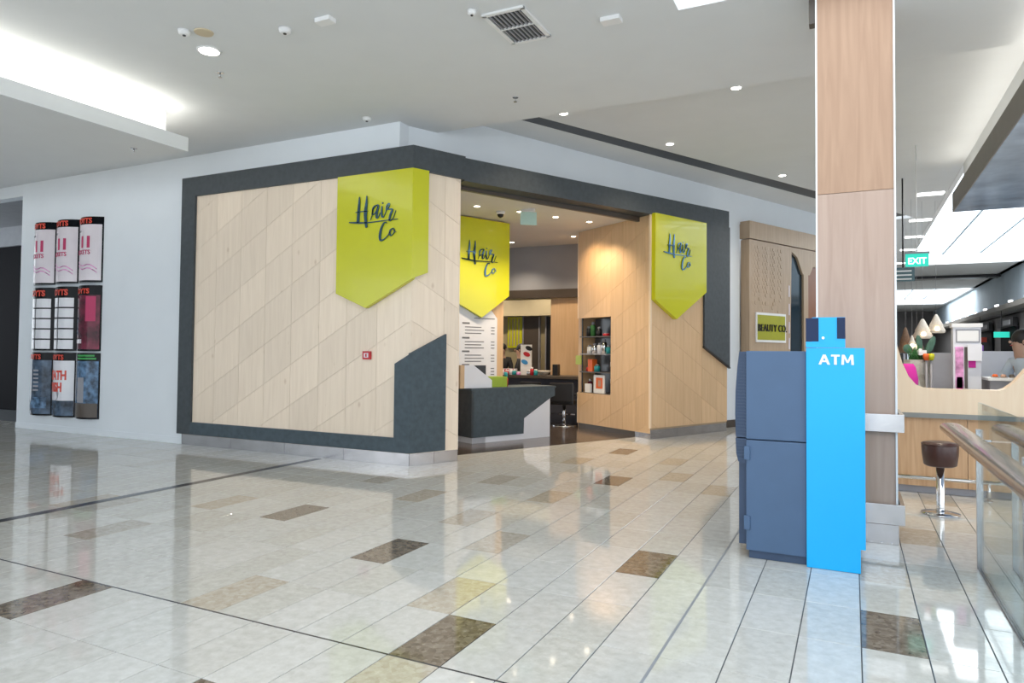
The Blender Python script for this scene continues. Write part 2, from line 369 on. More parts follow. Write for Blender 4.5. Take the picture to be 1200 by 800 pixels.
# far floor beyond the tiled field
far = MB(); far.box(-22, 9, T0Y+32*TY+.01, 62, -.004, -.001); o = far.build('far_paving', TL[2], fl)
struct(MB().box(-6.655, -6.545, -5, 7.46, -.003, .0015).build('trim_1', 'groutd'), 'dark inlay strip running over the floor')
struct(MB().box(-.876, -.862, -5, 13.5, -.003, .0015).build('trim_2', mat('joint_strip_grey', (.26, .28, .31), .4)), 'metal expansion joint in the floor beside the cash machine')
struct(MB().box(-9, -.87, 2.845, 2.857, -.003, .001).build('trim_3', 'groutd'), 'dark expansion joint across the floor tiles')
# salon floor
pa = FW(-.2, 0, -.40); pb = FW(6.9, 0, -.40)
struct(MB().flat([(FW(.74, 0, -.45).x, FW(.74, 0, -.45).y), (FW(4.8, 0, -.38).x, FW(4.8, 0, -.38).y), (-3.2, 14.9), (-3.2, 18.6), (-14, 18.6), (-14, 8.0), (-5.4, 8.0)], -.003, .003).build('floor_salon', 'darkfloor'), 'dark polished salon floor')
# ------------------------------------------------------------------ walls of the salon
def wpoly(fr, poly, o0, o1, name, m, label, parent=None):
    o = MB().slab(fr, poly, o0, o1).build(name, m, parent)
    return struct(o, label) if parent is None else tag(o, label)
wl = wpoly(LW, [(-14.0, 0), (-5.42, 0), (-5.42, ZN), (-14.0, ZN)], -.30, -.06, 'wall_left', 'wall', 'white plaster wall with the curved posters')
struct(MB().rect(LW, -14.0, -9.5, 0, .10, -.06, -.045).build('baseboard_left', 'wall'), 'low white baseboard under the posters')
# white bulkhead wall above the shopfront, running back to the right
FB = Fr(FW(0, 0, -.35), (DX, DY), (DY, -DX))
wpoly(FB, [(-.03, 4.19), (12.9, 4.19), (12.9, ZF+.1), (-.03, ZF+.1)], -.2, 0, 'wall_upper', 'wall', 'white bulkhead above the dark shopfront frame')
# panelled plywood wall, left face
wp = struct(MB().rect(LW, -9.45, -5.16, .16, 4.1, -.06, 0).build('wall_plywood', 'joint'), 'pale plywood wall scored with diagonal joints')
panels(LW, [-9.25, -8.745, -8.229, -7.72, -7.21, -6.694, -6.208, -5.697, -5.155+.0077], .33, 3.90, .577, 1.89+5.155*.577, 'ply', wp)
# pier left of the opening
wf = struct(MB().rect(FW, .0, .74, .16, 4.1, -.30, 0).build('wall_pier', 'joint'), 'plywood end face of the left pier')
panels(FW, [-.0077, .50, .745], .16, 3.90, -.53, 1.89, 'ply', wf)
MB().rect(FW, .735, .75, .16, 3.9, -.30, .012).build('edge_strip', 'ply', wf)
# pier right of the opening: outer face
wr = struct(MB().rect(FW, 4.80, 7.05, .16, 4.15, -.12, 0).build('wall_right', 'joint'), 'orange wood outer face of the right pier')
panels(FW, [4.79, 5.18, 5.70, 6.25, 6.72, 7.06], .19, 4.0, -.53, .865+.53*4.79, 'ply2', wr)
MB().rect(FW, 4.765, 4.80, .19, 4.0, -.02, .016).build('corner_strip', 'kpale', wr)
# inner face with notch for the product shelves
wi = struct(MB().rect(IW, .02, 1.08, .16, 4.05, -.12, 0).rect(IW, 1.08, 2.10, 2.17, 4.05, -.12, 0).rect(IW, 1.08, 2.10, .16, .70, -.12, 0).build('wall_inner', 'joint'), 'warm orange wood inner face of the right pier')
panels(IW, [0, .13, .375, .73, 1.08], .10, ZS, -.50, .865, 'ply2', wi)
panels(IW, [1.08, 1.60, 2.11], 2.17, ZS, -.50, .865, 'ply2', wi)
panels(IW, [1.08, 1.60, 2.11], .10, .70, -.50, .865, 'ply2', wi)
MB().rect(IW, 2.11, 2.125, .10, .70, -.12, .014).rect(IW, 2.11, 2.125, 2.17, ZS, -.12, .014).build('edge_strip', 'kpale', wi)
# kick plates
def kick(fr, a0, a1, z1, o1, label, n, m='steel'):
    k = empty('kick_plate', fr((a0+a1)/2, 0, 0), label, 'kick plate', None)
    for i in range(n):
        p = a0+(a1-a0)*i/n; q = a0+(a1-a0)*(i+1)/n
        MB().rect(fr, p+.002, q-.002, 0.001, z1, -.05, o1).build('plate', m, k)
    return k
kick(LW, -9.45, -5.165, .172, -.004, 'long brushed steel kick plate under the plywood wall', 4)
kick(FW, 0.0, .76, .172, -.004, 'short steel kick plate at the foot of the left pier', 2)
kick(FW, 4.79, 7.06, .19, -.004, 'steel kick plate under the outer face of right pier', 3)
kick(IW, .01, .40, .19, -.004, 'short steel kick plate just round the right pier corner', 1)
kick(IW, .41, 2.1, .16, -.004, 'dark kick plate under the inner orange wood wall', 2, 'brownp')
# ------------------------------------------------------------------ dark shopfront frame
t = .05; k = .64*t
fr_ = empty('shopfront_frame', LW(-7, 0, 0), 'dark blue-grey board frame outlining the hair salon front', 'frame')
MB().rect(LW, -9.50, -5.155+k, 3.88, 4.18, -.06, t).build('top_board', 'slate2', fr_)
MB().rect(LW, -9.50, -9.20, .172, 3.88, -.06, t).build('side_board', 'slate2', fr_)
MB().rect(LW, -9.20, -5.374, .172, .36, -.01, t).build('bottom_board', 'slate', fr_)
MB().slab(LW, [(-5.374, .172), (-5.155+k, .172), (-5.155+k, 1.462), (-5.374, 1.325)], -.0, t).build('corner_board', 'slate', fr_)
MB().slab(FW, [(-k, .172), (.52, .172), (.52, 1.725), (-k, 1.462)], 0, t).build('corner_board', 'slate', fr_)
MB().rect(FW, -k, .80, 3.86, 4.18, -.30, t).build('lintel_board', 'slate2', fr_)
MB().slab(FW, [(.80, 3.845), (7.10, 3.95), (7.10, 4.27), (.80, 4.165)], -.30, t-.02).build('lintel_board', 'slate2', fr_)
MB().slab(FW, [(.76, 3.80), (4.9, 3.83), (4.9, 3.95), (.76, 3.85)], -.34, -.28).build('lintel_underside', 'brownp', fr_)
MB().slab(FW, [(6.28, 1.61), (7.08, 1.225), (7.10, 1.225), (7.10, 3.95), (6.28, 3.95)], 0.012, t).build('right_board', 'slate2', fr_)
MB().slab(FW, [(6.27, 1.60), (7.10, 1.205), (7.10, 1.235), (6.27, 1.63)], 0.012, t+.01).build('bottom_edge_strip', 'black', fr_)
# ------------------------------------------------------------------ lime sign blades with script lettering
ST = dict(
 Hl=([(.391, -.324), (.391, -.405), (.38, -.535), (.372, -.671)], [.006, .026, .036, .036]),
 Hr=([(.514, -.32), (.51, -.415), (.495, -.544), (.503, -.665), (.516, -.746)], [.006, .028, .044, .034, .03]),
 Hx=([(.328, -.531), (.435, -.527), (.534, -.529)], [.008, .012, .008]),
 a=([(.579, -.651), (.611, -.574), (.617, -.504), (.65, -.467), (.695, -.471), (.681, -.52), (.645, -.571), (.611, -.576), (.62, -.514), (.656, -.473), (.705, -.467), (.684, -.56), (.677, -.621), (.701, -.628), (.737, -.564)], [.004, .008, .018, .012, .008, .01, .01, .018, .012, .008, .02, .026, .022, .012, .006]),
 i=([(.765, -.480), (.762, -.566), (.768, -.616), (.795, -.623), (.83, -.561)], [.012, .022, .022, .010, .006]),
 r=([(.83, -.561), (.844, -.479), (.879, -.455), (.885, -.472), (.856, -.519), (.842, -.533), (.887, -.531), (.932, -.54), (.906, -.597), (.889, -.66), (.901, -.685), (.948, -.649), (.984, -.554)], [.006, .014, .012, .012, .012, .012, .010, .022, .026, .022, .012, .006, .005]),
 u=([(.223, -.66), (.375, -.674), (.537, -.683), (.793, -.675), (1.019, -.67)], [.012, .022, .014, .010, .008]),
 C=([(.845, -.711), (.824, -.697), (.788, -.721), (.753, -.793), (.739, -.881), (.752, -.933), (.809, -.92), (.869, -.87), (.904, -.833)], [.01, .012, .018, .028, .032, .022, .012, .008, .005]),
 o=([(.951, -.787), (.909, -.806), (.896, -.847), (.911, -.88), (.952, -.858), (.972, -.813), (.951, -.787), (.969, -.823), (.996, -.839)], [.012, .018, .020, .014, .010, .012, .010, .008, .006]),
 d=([(.774, -.432), (.776, -.448)], [.016, .016]))
def lettering(fr, a, z, o, parent):
    for nm in ('Hl Hr Hx', 'a', 'i d', 'r', 'u', 'C', 'o'):
        mb = MB()
        for q in nm.split(): p, w = ST[q]; mb.ribbon(fr, [(a+x, z+y) for x, y in p], [x*1.15 for x in w], o+.004, o+.018)
        mb.build('underline' if nm == 'u' else 'letter', 'mirror', parent)
tb = .10; kb = .64*tb
s1 = empty('sign_blade', LW(-5.8, 2.0, .1), 'lime green pointed sign wrapping the left corner, script Hair Co', 'sign', 'lime hair salon signs')
MB().slab(LW, [(-6.33, 3.865), (-6.33, 2.265), (-5.83, 2.06), (-5.155+kb, 2.425), (-5.155+kb, 3.865)], .02, tb).build('panel', 'lime', s1, bevel=.003)
MB().slab(FW, [(-kb, 3.865), (-kb, 2.425), (.185, 2.52), (.185, 3.865)], .02, tb).build('side_panel', 'lime', s1, bevel=.003)
lettering(LW, -6.33, 3.88, tb, s1)
s2 = empty('sign_blade', FW(2.7, 2.1, -2.15), 'lime green pointed sign inside the salon above the price board', 'sign', 'lime hair salon signs')
MB().slab(FW, [(1.93, 3.87), (1.93, 2.46), (2.743, 2.10), (3.36, 2.52), (3.36, 3.87)], -2.24, -2.15).build('panel', 'lime', s2, bevel=.003)
lettering(FW, 2.05, 3.79, -2.15, s2)
s3 = empty('sign_blade', FW(5.4, 2.1, .1), 'lime green pointed sign on the right pier beside the dark frame', 'sign', 'lime hair salon signs')
MB().slab(FW, [(4.79, 3.93), (4.79, 2.42), (5.39, 2.10), (6.27, 2.63), (6.27, 3.93)], .012, tb).build('panel', 'lime', s3, bevel=.003)
lettering(FW, 4.78, 3.93, tb, s3)
# fire call point
fc = empty('fire_call_point', LW(-5.84, 1.43, .012), 'small red fire alarm call point on the plywood wall', 'alarm')
MB().rect(LW, -5.90, -5.775, 1.375, 1.485, .012, .05).build('box', 'red', fc, bevel=.004)
MB().rect(LW, -5.875, -5.80, 1.40, 1.46, .05, .054).build('window', 'posterp', fc)
MB().rect(LW, -5.85, -5.825, 1.41, 1.45, .054, .056).build('mark', 'red', fc)
# ------------------------------------------------------------------ curved posters
def poster(c, r, wdt=.625, hgt=1.13):
    x0 = [-13.53, -12.865, -12.20][c]; z1 = [3.755, 2.57, 1.405][r]
    desc = {(0, 0): 'leftmost poster of the top row, white with red 11', (1, 0): 'middle poster of the top row, white with red 11', (2, 0): 'right poster of the top row, white with red 11',
            (0, 1): 'left poster of the middle row with a grid of white boxes', (1, 1): 'centre poster of the nine with a grid of white boxes', (2, 1): 'crimson and black poster at right of the middle row',
            (0, 2): 'dark blue poster at left of the bottom row', (1, 2): 'white poster with big red letters in the bottom row', (2, 2): 'blue poster with green header at right of bottom row'}[(c, r)]
    P = empty('curved_poster', LW(x0+wdt/2, z1-hgt, -.06), desc+', on the white wall', 'poster', 'curved cinema posters on the white wall')
    bul = .135
    def cv(a, z, o=0):                        # a 0..wdt, wraps the bulge
        t_ = a/wdt*2-1; return LW(x0+a, z, -.055+bul*(1-t_*t_)+.01+o)
    def sheet(a0, a1, za, zb, o, m, name='print', n=14, th=.004):
        mb = MB(); b = 0
        n_ = max(1, int(n*(a1-a0)/wdt+.99))
        for i in range(n_):
            p, q = a0+(a1-a0)*i/n_, a0+(a1-a0)*(i+1)/n_
            mb.prism([cv(p, za, o), cv(q, za, o), cv(q, zb, o), cv(p, zb, o)], [cv(p, za, o-th), cv(q, za, o-th), cv(q, zb, o-th), cv(p, zb, o-th)])
        return mb.build(name, m, case_)
    body = MB(); n = 14
    poly = [(x0+wdt*i/n, 7.572-bul*(1-(2*i/n-1)**2)) for i in range(n+1)]+[(x0+wdt, 7.579), (x0, 7.579)]
    case_ = body.flat(poly, z1-hgt, z1).build('case', 'gloss', P)
    crv = lambda a, z, o: cv(a, z, o)
    zt = z1
    hm = 'gloss'
    if r == 0:
        sheet(.012, wdt-.012, zt-hgt+.03, zt-.135, .003, 'posterp')
        text('header_letters', 'HOYTS', None, .07, zt-.112, .125, .002, .003, 'redp', P, .004, 1.0, curve=crv)
        [text('digit', '1', None, .20+q*.14, zt-.53, .27, .005, .003, 'maroon', case_, .010, 1.15, curve=crv) for q in (0, 1)]
        text('word', 'TICKETS', None, .06, zt-.65, .105, .005, .003, 'maroon', P, .002, 1.0, curve=crv)
        text('small_word', 'GIFT', None, .14, zt-.27, .05, .005, .003, 'ink', P, 0, 1.0, curve=crv)
        for dz in (.80, .86): 
            mb = MB(); pts = [(.03+.53*i/10, zt-dz-.10*(i/10)**1.5+.03*math.sin(i)) for i in range(11)]
            for p, q in zip(pts, pts[1:]): mb.prism([cv(p[0], p[1], .006), cv(q[0], q[1], .006), cv(q[0], q[1]+.02, .006), cv(p[0], p[1]+.02, .006)], [cv(p[0], p[1], .003), cv(q[0], q[1], .003), cv(q[0], q[1]+.02, .003), cv(p[0], p[1]+.02, .003)])
            mb.build('swirl', 'pinkp', P)
    elif r == 1 and c < 2:
        text('header_letters', 'HOYTS', None, .07, zt-.15, .14, .002, .003, 'redp', P, .006, .95, curve=crv)
        for i in range(5):
            for j in range(2): sheet(.03+j*.29, .03+j*.29+.265, zt-.36-i*.185, zt-.20-i*.185, .003, 'posterw', 'white_box')
    elif r == 1:
        sheet(.012, wdt-.012, zt-hgt+.03, zt-.17, .003, 'posterr')
        text('header_letters', 'HOYTS', None, .07, zt-.14, .12, .002, .003, 'redp', P, .004, 1.0, curve=crv)
        sheet(.40, .56, zt-.62, zt-.19, .006, 'maroon', 'red_block')
        sheet(.04, .32, zt-1.0, zt-.93, .006, 'posterp', 'pale_line')
        sheet(.05, .2, zt-.85, zt-.55, .006, 'posterb', 'dark_block')
    elif c == 0:
        sheet(.012, wdt-.012, zt-hgt+.03, zt-.14, .003, 'posterb')
        text('header_letters', 'HOYTS', None, .07, zt-.12, .12, .002, .003, 'redp', P, .004, 1.0, curve=crv)
        sheet(.10, .56, zt-1.0, zt-.80, .006, 'posterm', 'pale_shape')
        for i in range(6): sheet(.30, .42, zt-.34-i*.07, zt-.31-i*.07, .006, 'grey', 'text_line')
    elif c == 1:
        sheet(.012, wdt-.012, zt-hgt+.03, zt-.14, .003, 'posterw')
        text('header_letters', 'HOYTS', None, .07, zt-.12, .12, .002, .003, 'redp', P, .004, 1.0, curve=crv)
        text('red_word', 'DEATH', None, .03, zt-.47, .22, .005, .003, 'redp', P, .008, .68, curve=crv)
        text('red_word', 'WISH', None, .07, zt-.68, .22, .005, .003, 'redp', P, .008, .68, curve=crv)
        mb = MB(); pts = [(.25+.13*math.cos(t_), zt-.72+.14*math.sin(t_)) for t_ in [i*math.pi/6 for i in range(12)]]
        mb.prism([cv(a, z, .007) for a, z in pts], [cv(a, z, .002) for a, z in pts]).build('pale_shape', 'grey', P)
        sheet(.012, wdt-.012, zt-hgt+.03, zt-.84, .0065, 'posterb', 'dark_base')
    else:
        sheet(.012, wdt-.012, zt-hgt+.03, zt-.14, .003, 'posterm')
        sheet(.22, .56, zt-.06, zt-.03, .003, 'greeni', 'green_text_line'); sheet(.22, .58, zt-.11, zt-.08, .003, 'greeni', 'green_text_line')
        text('header_letters', 'K', None, .03, zt-.125, .13, .002, .003, 'posterw', P, .004, 1.0, curve=crv)
        sheet(.05, .2, zt-.75, zt-.2, .006, 'posterb', 'dark_figure'); sheet(.24, .40, zt-.85, zt-.42, .006, 'grey', 'pale_shape'); sheet(.012, wdt-.012, zt-hgt+.03, zt-.86, .0065, 'brownp', 'dark_base')
for r in range(3):
    for c in range(3): poster(c, r)
# ------------------------------------------------------------------ ceilings
def ceilbox(x0, x1, y0, y1, z, h=.25): return MB().box(x0, x1, y0, y1, z, z+h)
cn = MB().box(-22, -1.382, -5, 8.2, ZN, ZN+.3).box(-1.382, 9, 6.13, 8.2, ZN, ZN+.3).box(-1.36, 9, 6.14, 6.4, ZN+.3, 6.4).box(-1.62, -1.39, -5, 6.4, ZN+.3, 6.4)
struct(cn.build('ceiling', 'ceil'), 'off-white plaster ceiling over the foreground')
def P2(v): return (v.x, v.y)
# far, higher ceiling: split round the black slot and the skylights
cfr = MB()
A0_, A1_ = FB(0, 0, .515), FB(13, 0, .875)   # slot, shop side
B0_, B1_ = FB(0, 0, .75), FB(13, 0, 1.31)    # slot, mall side
def xl(P, Q, y): return P.x+(Q.x-P.x)*(y-P.y)/(Q.y-P.y)
cfr.flat([P2(FB(-.5, 0, -.2)), P2(A0_), P2(A1_), P2(FB(13, 0, -.2))], ZF, ZF+.1)
cfr.flat([(xl(B0_, B1_, 8.15), 8.15), (1.75, 8.15), (1.75, 14.2), (xl(B0_, B1_, 14.2), 14.2)], ZF, ZF+.1)
cfr.flat([(xl(B0_, B1_, 14.2), 14.2), (1.82, 14.2), (1.82, 29.6), (-.2, 29.6), (-.2, 19.6), (xl(B0_, B1_, 19.3), 19.3)], ZF, ZF+.1)
cfr.box(-.2, 9, 29.6, 40.6, ZF, ZF+.1); cfr.box(-.2, 2.0, 40.6, 62, ZF, ZF+.1); cfr.box(5.3, 9, 14.2, 62, ZF, ZF+.1); cfr.box(2.0, 5.3, 52.5, 62, ZF, ZF+.1)
struct(cfr.build('ceiling_far', 'ceil'), 'higher pale ceiling beyond the step')
sb = MB(); sb.flat([P2(A0_), P2(A1_), P2(B1_), P2(B0_)], ZF+.004, ZF+.09)
struct(sb.build('trim_4', 'black'), 'black slot along the ceiling above the shopfront')
# step riser between the ceilings (faces away) and skylight curbs
struct(MB().box(-6, 9, 8.14, 8.2, ZN+.05, ZF+.3).build('trim_5', 'ceil'), 'step between the two ceilings')
cb = MB(); 
for x0, x1, y0, y1 in ((1.82, 5.3, 14.2, 29.6), (2.0, 5.3, 40.6, 52.5)):
    cb.box(x0-.07, x0+.01, y0, y1, ZF-.012, ZF+.45).box(x1-.01, x1+.07, y0, y1, ZF-.012, ZF+.45).box(x0-.07, x1+.07, y0-.07, y0+.01, ZF-.010, ZF+.45).box(x0-.07, x1+.07, y1-.01, y1+.07, ZF-.010, ZF+.45)
struct(cb.build('trim_6', 'pure'), 'white curbs round the skylights')
for nm, x0, x1, y0, y1, lab in (('skylight', 1.82, 5.3, 14.2, 29.6, 'nearer long bright skylight in the far ceiling'), ('skylight', 2.0, 5.3, 40.6, 52.5, 'farther bright skylight beyond the ceiling bulkhead')):
    sk = empty(nm, ((x0+x1)/2, (y0+y1)/2, ZF+.4), lab, 'skylight', None)
    nn = 6
    for i in range(1, nn+1):
        y = y0+(y1-y0)*i/(nn+1); MB().box(x0, x1, y-.03, y+.03, ZF+.40, ZF+.45).build('glazing_bar', 'bluewall', sk)
    for i in (1, 2):
        x = x0+(x1-x0)*i/3; MB().box(x-.03, x+.03, y0, y1, ZF+.36, ZF+.40).build('glazing_bar', 'bluewall', sk)
# salon ceiling
sc_ = MB(); sc_.flat([P2(FW(.0, 0, -.30)), P2(FW(7.0, 0, -.30)), (-3, 19), (-14, 19), (-14, 8.0)], ZS, ZS+.2)
struct(sc_.build('ceiling_salon', mat('salon_ceiling_paint', (.74, .72, .70), .85, .02, 2)), 'grey-white salon ceiling with downlights')
# raft with cove light, upper left
rf = struct(MB().box(-16, -7.66, -5, 6.10, 4.03, 4.21).build('ceiling_raft', 'ceil'), 'suspended ceiling raft with a lit cove, upper left')
MB().box(-16, -7.92, -5, 5.97, 4.21, ZN-.002).build('cove_upstand', 'pure', rf)
lamp('AREA', (-7.79, .6, 4.24), 55, (1, .97, .88), (.16, 10.6), rot=(math.pi, 0, 0))
lamp('AREA', (-12, 6.04, 4.24), 20, (1, .97, .88), (8, .08), rot=(math.pi, 0, 0))
# soffit box, upper right
so = struct(MB().box(1.60, 9, 3.2, 14.2, 4.0, 4.03).build('ceiling_soffit', 'soffit'), 'lower polished soffit, upper right')
MB().box(1.58, 1.60, 3.2, 14.2, 4.0, 4.32).box(1.58, 9, 14.18, 14.2, 4.0, 4.32).build('fascia', 'band', so)
MB().box(1.75, 1.80, 3.2, 14.2, 4.32, ZF+.05).box(1.60, 1.76, 3.2, 14.2, 4.30, 4.32).build('riser', 'ceil', so)
lamp('AREA', (1.675, 8.6, 4.335), 22, (1, .96, .88), (.10, 10.6), rot=(math.pi, 0, 0))  # added uplight strip on the ledge, brightens the far ceiling
MB().box(1.72, 1.75, 12.2, 12.6, 4.42, 4.56).build('dark_speaker', 'black', so)
# ------------------------------------------------------------------ left opening beyond the white wall
struct(MB().box(-22, -14.0, 9.6, 9.8, 0, ZN).build('wall_opening', 'shopdark'), 'dark opening at the far left')
struct(MB().box(-22, -14.0, 7.6, 7.8, 4.34, ZN).build('trim_7', 'wall'), 'white lintel over the dark opening')
struct(MB().box(-22, -14.0, 7.8, 9.6, 4.36, 4.45).box(-22, -14, 9.5, 9.58, 3.9, 4.36).build('trim_8', 'lintel'), 'grey lobby ceiling seen in the left opening')
struct(MB().box(-14.2, -14.0, 7.8, 9.6, 0, ZN).build('wall_return', 'wall'))
# outer enclosure on the left so that the mall reads as a room
struct(MB().box(-16.4, -16.2, -5, 7.0, 0, ZN).build('wall_far_left', 'wall'), 'white wall at the left end of the hall')
# ------------------------------------------------------------------ ceiling fittings
def downlight(x, y, z, r, label, group, m='lamp', spot=None):
    d = empty('downlight', (x, y, z), label, 'light', group)
    MB().lathe((x, y, z-.012), [(r*1.0, 0), (r*1.18, .004), (r*1.2, .0125)], 20).build('trim_ring', 'pure', d)
    MB().lathe((x, y, z-.014), [(r*.98, 0), (r*.98, .003)], 20).build('lens', m, d)
    if spot:
        lamp('SPOT', (x, y, z-.05), spot, (1, .82, .6), .05, rot=(0, 0, 0), spot_size=2.1, spot_blend=.7)
    return d
downlight(-5.917, 4.933, ZN, .10, 'large round downlight at the upper left of the near ceiling', None)
for (x, y), lb in zip([(-3.60, 8.90), (-1.29, 8.93), (-2.593, 10.92), (-1.155, 13.728)], ['downlight at the ceiling step above the left shopfront', 'downlight at the ceiling step nearest the wooden column', 'downlight in the higher ceiling just past the step', 'farthest small downlight above the white bulkhead']):
    downlight(x, y, ZF, .06, lb, 'downlights of the higher ceiling', spot=60)
for (x, y), lb in zip([(-5.56, 9.97), (-5.10, 10.65), (-4.72, 11.33), (-4.33, 12.0), (-5.18, 13.4), (-6.70, 13.6)], ['first salon downlight beside the left pier', 'salon downlight beside the hanging exit sign', 'third salon downlight along the entrance', 'salon downlight close to the warm orange wood wall', 'rear salon downlight near the orange wood wall', 'rear salon downlight right of the inner lime sign']):
    downlight(x, y, ZS, .05, lb, 'salon ceiling downlights', 'lampw', spot=95)
for (x, y), lb in zip([(-7.6, 11.4), (-8.6, 13.2), (-7.0, 15.6), (-8.8, 15.6)], ['added fill downlight hidden behind the price board wall', 'added fill downlight at the left side of the salon', 'added fill downlight before the cream wall', 'added fill downlight over the yellow-green panel']):  # downlights added out of view as fill light for the salon
    downlight(x, y, ZS, .05, lb, 'salon ceiling downlights', 'lampw', spot=150)
lamp('SPOT', IW(1.55, ZS-.08, .55), 60, (1, .74, .45), .05, aim=IW(1.5, 1.9, 0), spot_size=2.0, spot_blend=.9)
for (x, y, L_), lb in zip([(1.573, 16.53, .9), (1.633, 19.67, 1), (1.694, 22.4, 1), (1.729, 25.1, 1), (1.763, 28.7, 1)], ['nearest', 'second', 'third', 'fourth', 'farthest']):
    tag(MB().box(x-.35, x+.12, y-.12, y+.12, ZF-.02, ZF-.001).build('linear_light', 'lineled'), lb+' white linear light by the skylight edge', 'light', 'linear lights along the skylight')
# sensors and sprinklers
def detector(x, y, r, label, m='pure'):
    d = empty('smoke_detector', (x, y, ZN), label, 'detector'); MB().lathe((x, y, ZN-.045), [(r*.55, 0), (r*.9, .015), (r, .045)], 18).build('body', m, d); MB().lathe((x, y, ZN-.052), [(r*.25, 0), (r*.3, .008)], 12).build('sensor', 'black', d)
detector(-5.769, 4.521, .06, 'white dome camera beside the big downlight')
tag(MB().lathe((-5.62, 4.62, ZN-.012), [(.085, 0), (.09, .012)], 20).build('ceiling_plate', mat('tan_plate', (.62, .52, .36), .7)), 'tan round ceiling plate next to the dome camera', 'cover plate')
detector(-4.857, 4.907, .06, 'round smoke detector in the middle of the near ceiling')
detector(-3.056, 5.347, .045, 'small round detector left of the air vent')
detector(-5.734, 7.279, .06, 'round detector above the corner of the white wall')
tag(MB().box(-4.45, -4.28, 4.86, 4.96, ZN-.04, ZN).build('ceiling_sensor', 'pure'), 'square white sensor left of the air vent', 'sensor')
tag(MB().box(-2.06, -1.88, 5.96, 6.07, ZN-.04, ZN).build('ceiling_sensor', 'pure'), 'square white sensor right of the air vent', 'sensor')
for x, y, lb in ((-6.281, 5.39, 'sprinkler head below the large downlight'), (-3.633, 7.434, 'sprinkler head near the ceiling step')):
    s_ = empty('sprinkler', (x, y, ZN), lb, 'sprinkler'); MB().lathe((x, y, ZN-.006), [(.035, 0), (.04, .006)], 14).build('rose', 'chrome', s_); MB().rod((x, y, ZN-.05), (x, y, ZN), .008).lathe((x, y, ZN-.055), [(.022, 0), (.022, .004)], 12).build('head', 'steel', s_)
s_ = empty('sprinkler', (-8.171, 5.712, 4.03), 'sprinkler head under the ceiling raft', 'sprinkler'); MB().lathe((-8.171, 5.712, 4.02), [(.035, 0), (.04, .01)], 14).build('rose', 'steel', s_); MB().rod((-8.171, 5.712, 3.98), (-8.171, 5.712, 4.03), .01).build('head', 'steel', s_)
# vent
vt = empty('ceiling_vent', (-2.83, 5.77, ZN), 'square slatted air vent in the near ceiling', 'vent')
vx0, vx1, vy0, vy1 = -3.0, -2.62, 5.47, 6.09
MB().box(vx0, vx1, vy0, vy1, ZN-.004, ZN-.001).build('backing', 'vent', vt)
f_ = MB(); f_.box(vx0-.02, vx1+.02, vy0-.02, vy0+.02, ZN-.02, ZN).box(vx0-.02, vx1+.02, vy1-.02, vy1+.02, ZN-.02, ZN).box(vx0-.02, vx0+.02, vy0, vy1, ZN-.02, ZN).box(vx1-.02, vx1+.02, vy0, vy1, ZN-.02, ZN); f_.build('rim', 'pure', vt)
for i in range(8):
    x = vx0+.045+i*.042; MB().box(x-.007, x+.007, vy0+.02, vy1-.02, ZN-.018, ZN-.004).build('slat', 'grey', vt)
MB().box(vx0+.02, vx1-.02, (vy0+vy1)/2-.01, (vy0+vy1)/2+.01, ZN-.02, ZN-.004).build('crossbar', 'pure', vt)
# salon: dome camera, exit sign, ceiling vent
dc = empty('dome_camera', (-5.42, 10.55, ZS), 'black dome camera on the salon ceiling', 'camera'); MB().lathe((-5.42, 10.55, ZS-.05), [(.075, 0), (.08, .05)], 16).build('mount', 'pure', dc); MB().lathe((-5.42, 10.55, ZS-.11), [(.012, 0), (.045, .02), (.06, .06)], 16).build('dome', 'black', dc)
ex = empty('exit_sign', (-4.9, 10.55, ZS), 'edge-lit exit sign hanging in the salon entrance', 'sign', None)
MB().box(-5.02, -4.78, 10.52, 10.58, ZS-.05, ZS).build('housing', 'pure', ex); MB().slab(Fr((-4.9, 10.55), (.8, .6), (.6, -.8)), [(-.13, ZS-.27), (.15, ZS-.27), (.15, ZS-.05), (-.13, ZS-.05)], -.006, .006).build('panel', mat('pale_green_acrylic', (.45, .62, .56), .15), ex)
# ------------------------------------------------------------------ salon interior
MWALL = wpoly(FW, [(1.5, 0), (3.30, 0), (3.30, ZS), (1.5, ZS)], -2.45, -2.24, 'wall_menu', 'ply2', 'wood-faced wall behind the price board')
pb_ = empty('price_board', FW(2.7, .5, -2.24), 'white pointed price board under the inner lime sign', 'sign')
MB().slab(FW, [(1.95, .3), (3.14, .3), (3.14, 2.10), (2.80, 2.46), (1.95, 2.46)], -2.24, -2.22).build('board', 'white', pb_)
for i, z in enumerate([1.98, 1.72, 1.48, 1.24]):
    MB().rect(FW, 2.36, 2.52, z, z+.03, -2.22, -2.217).build('heading', 'ink', pb_)
    for j in range(3): 
        MB().rect(FW, 2.42, 2.78+.06*((i+j) % 2), z-.06-j*.055, z-.045-j*.055, -2.22, -2.217).build('text_line', 'ink', pb_); MB().rect(FW, 3.0, 3.08, z-.06-j*.055, z-.045-j*.055, -2.22, -2.217).build('price', 'ink', pb_)
MB().rect(FW, 2.62, 3.08, 2.08, 2.095, -2.22, -2.217).build('text_line', 'ink', pb_)
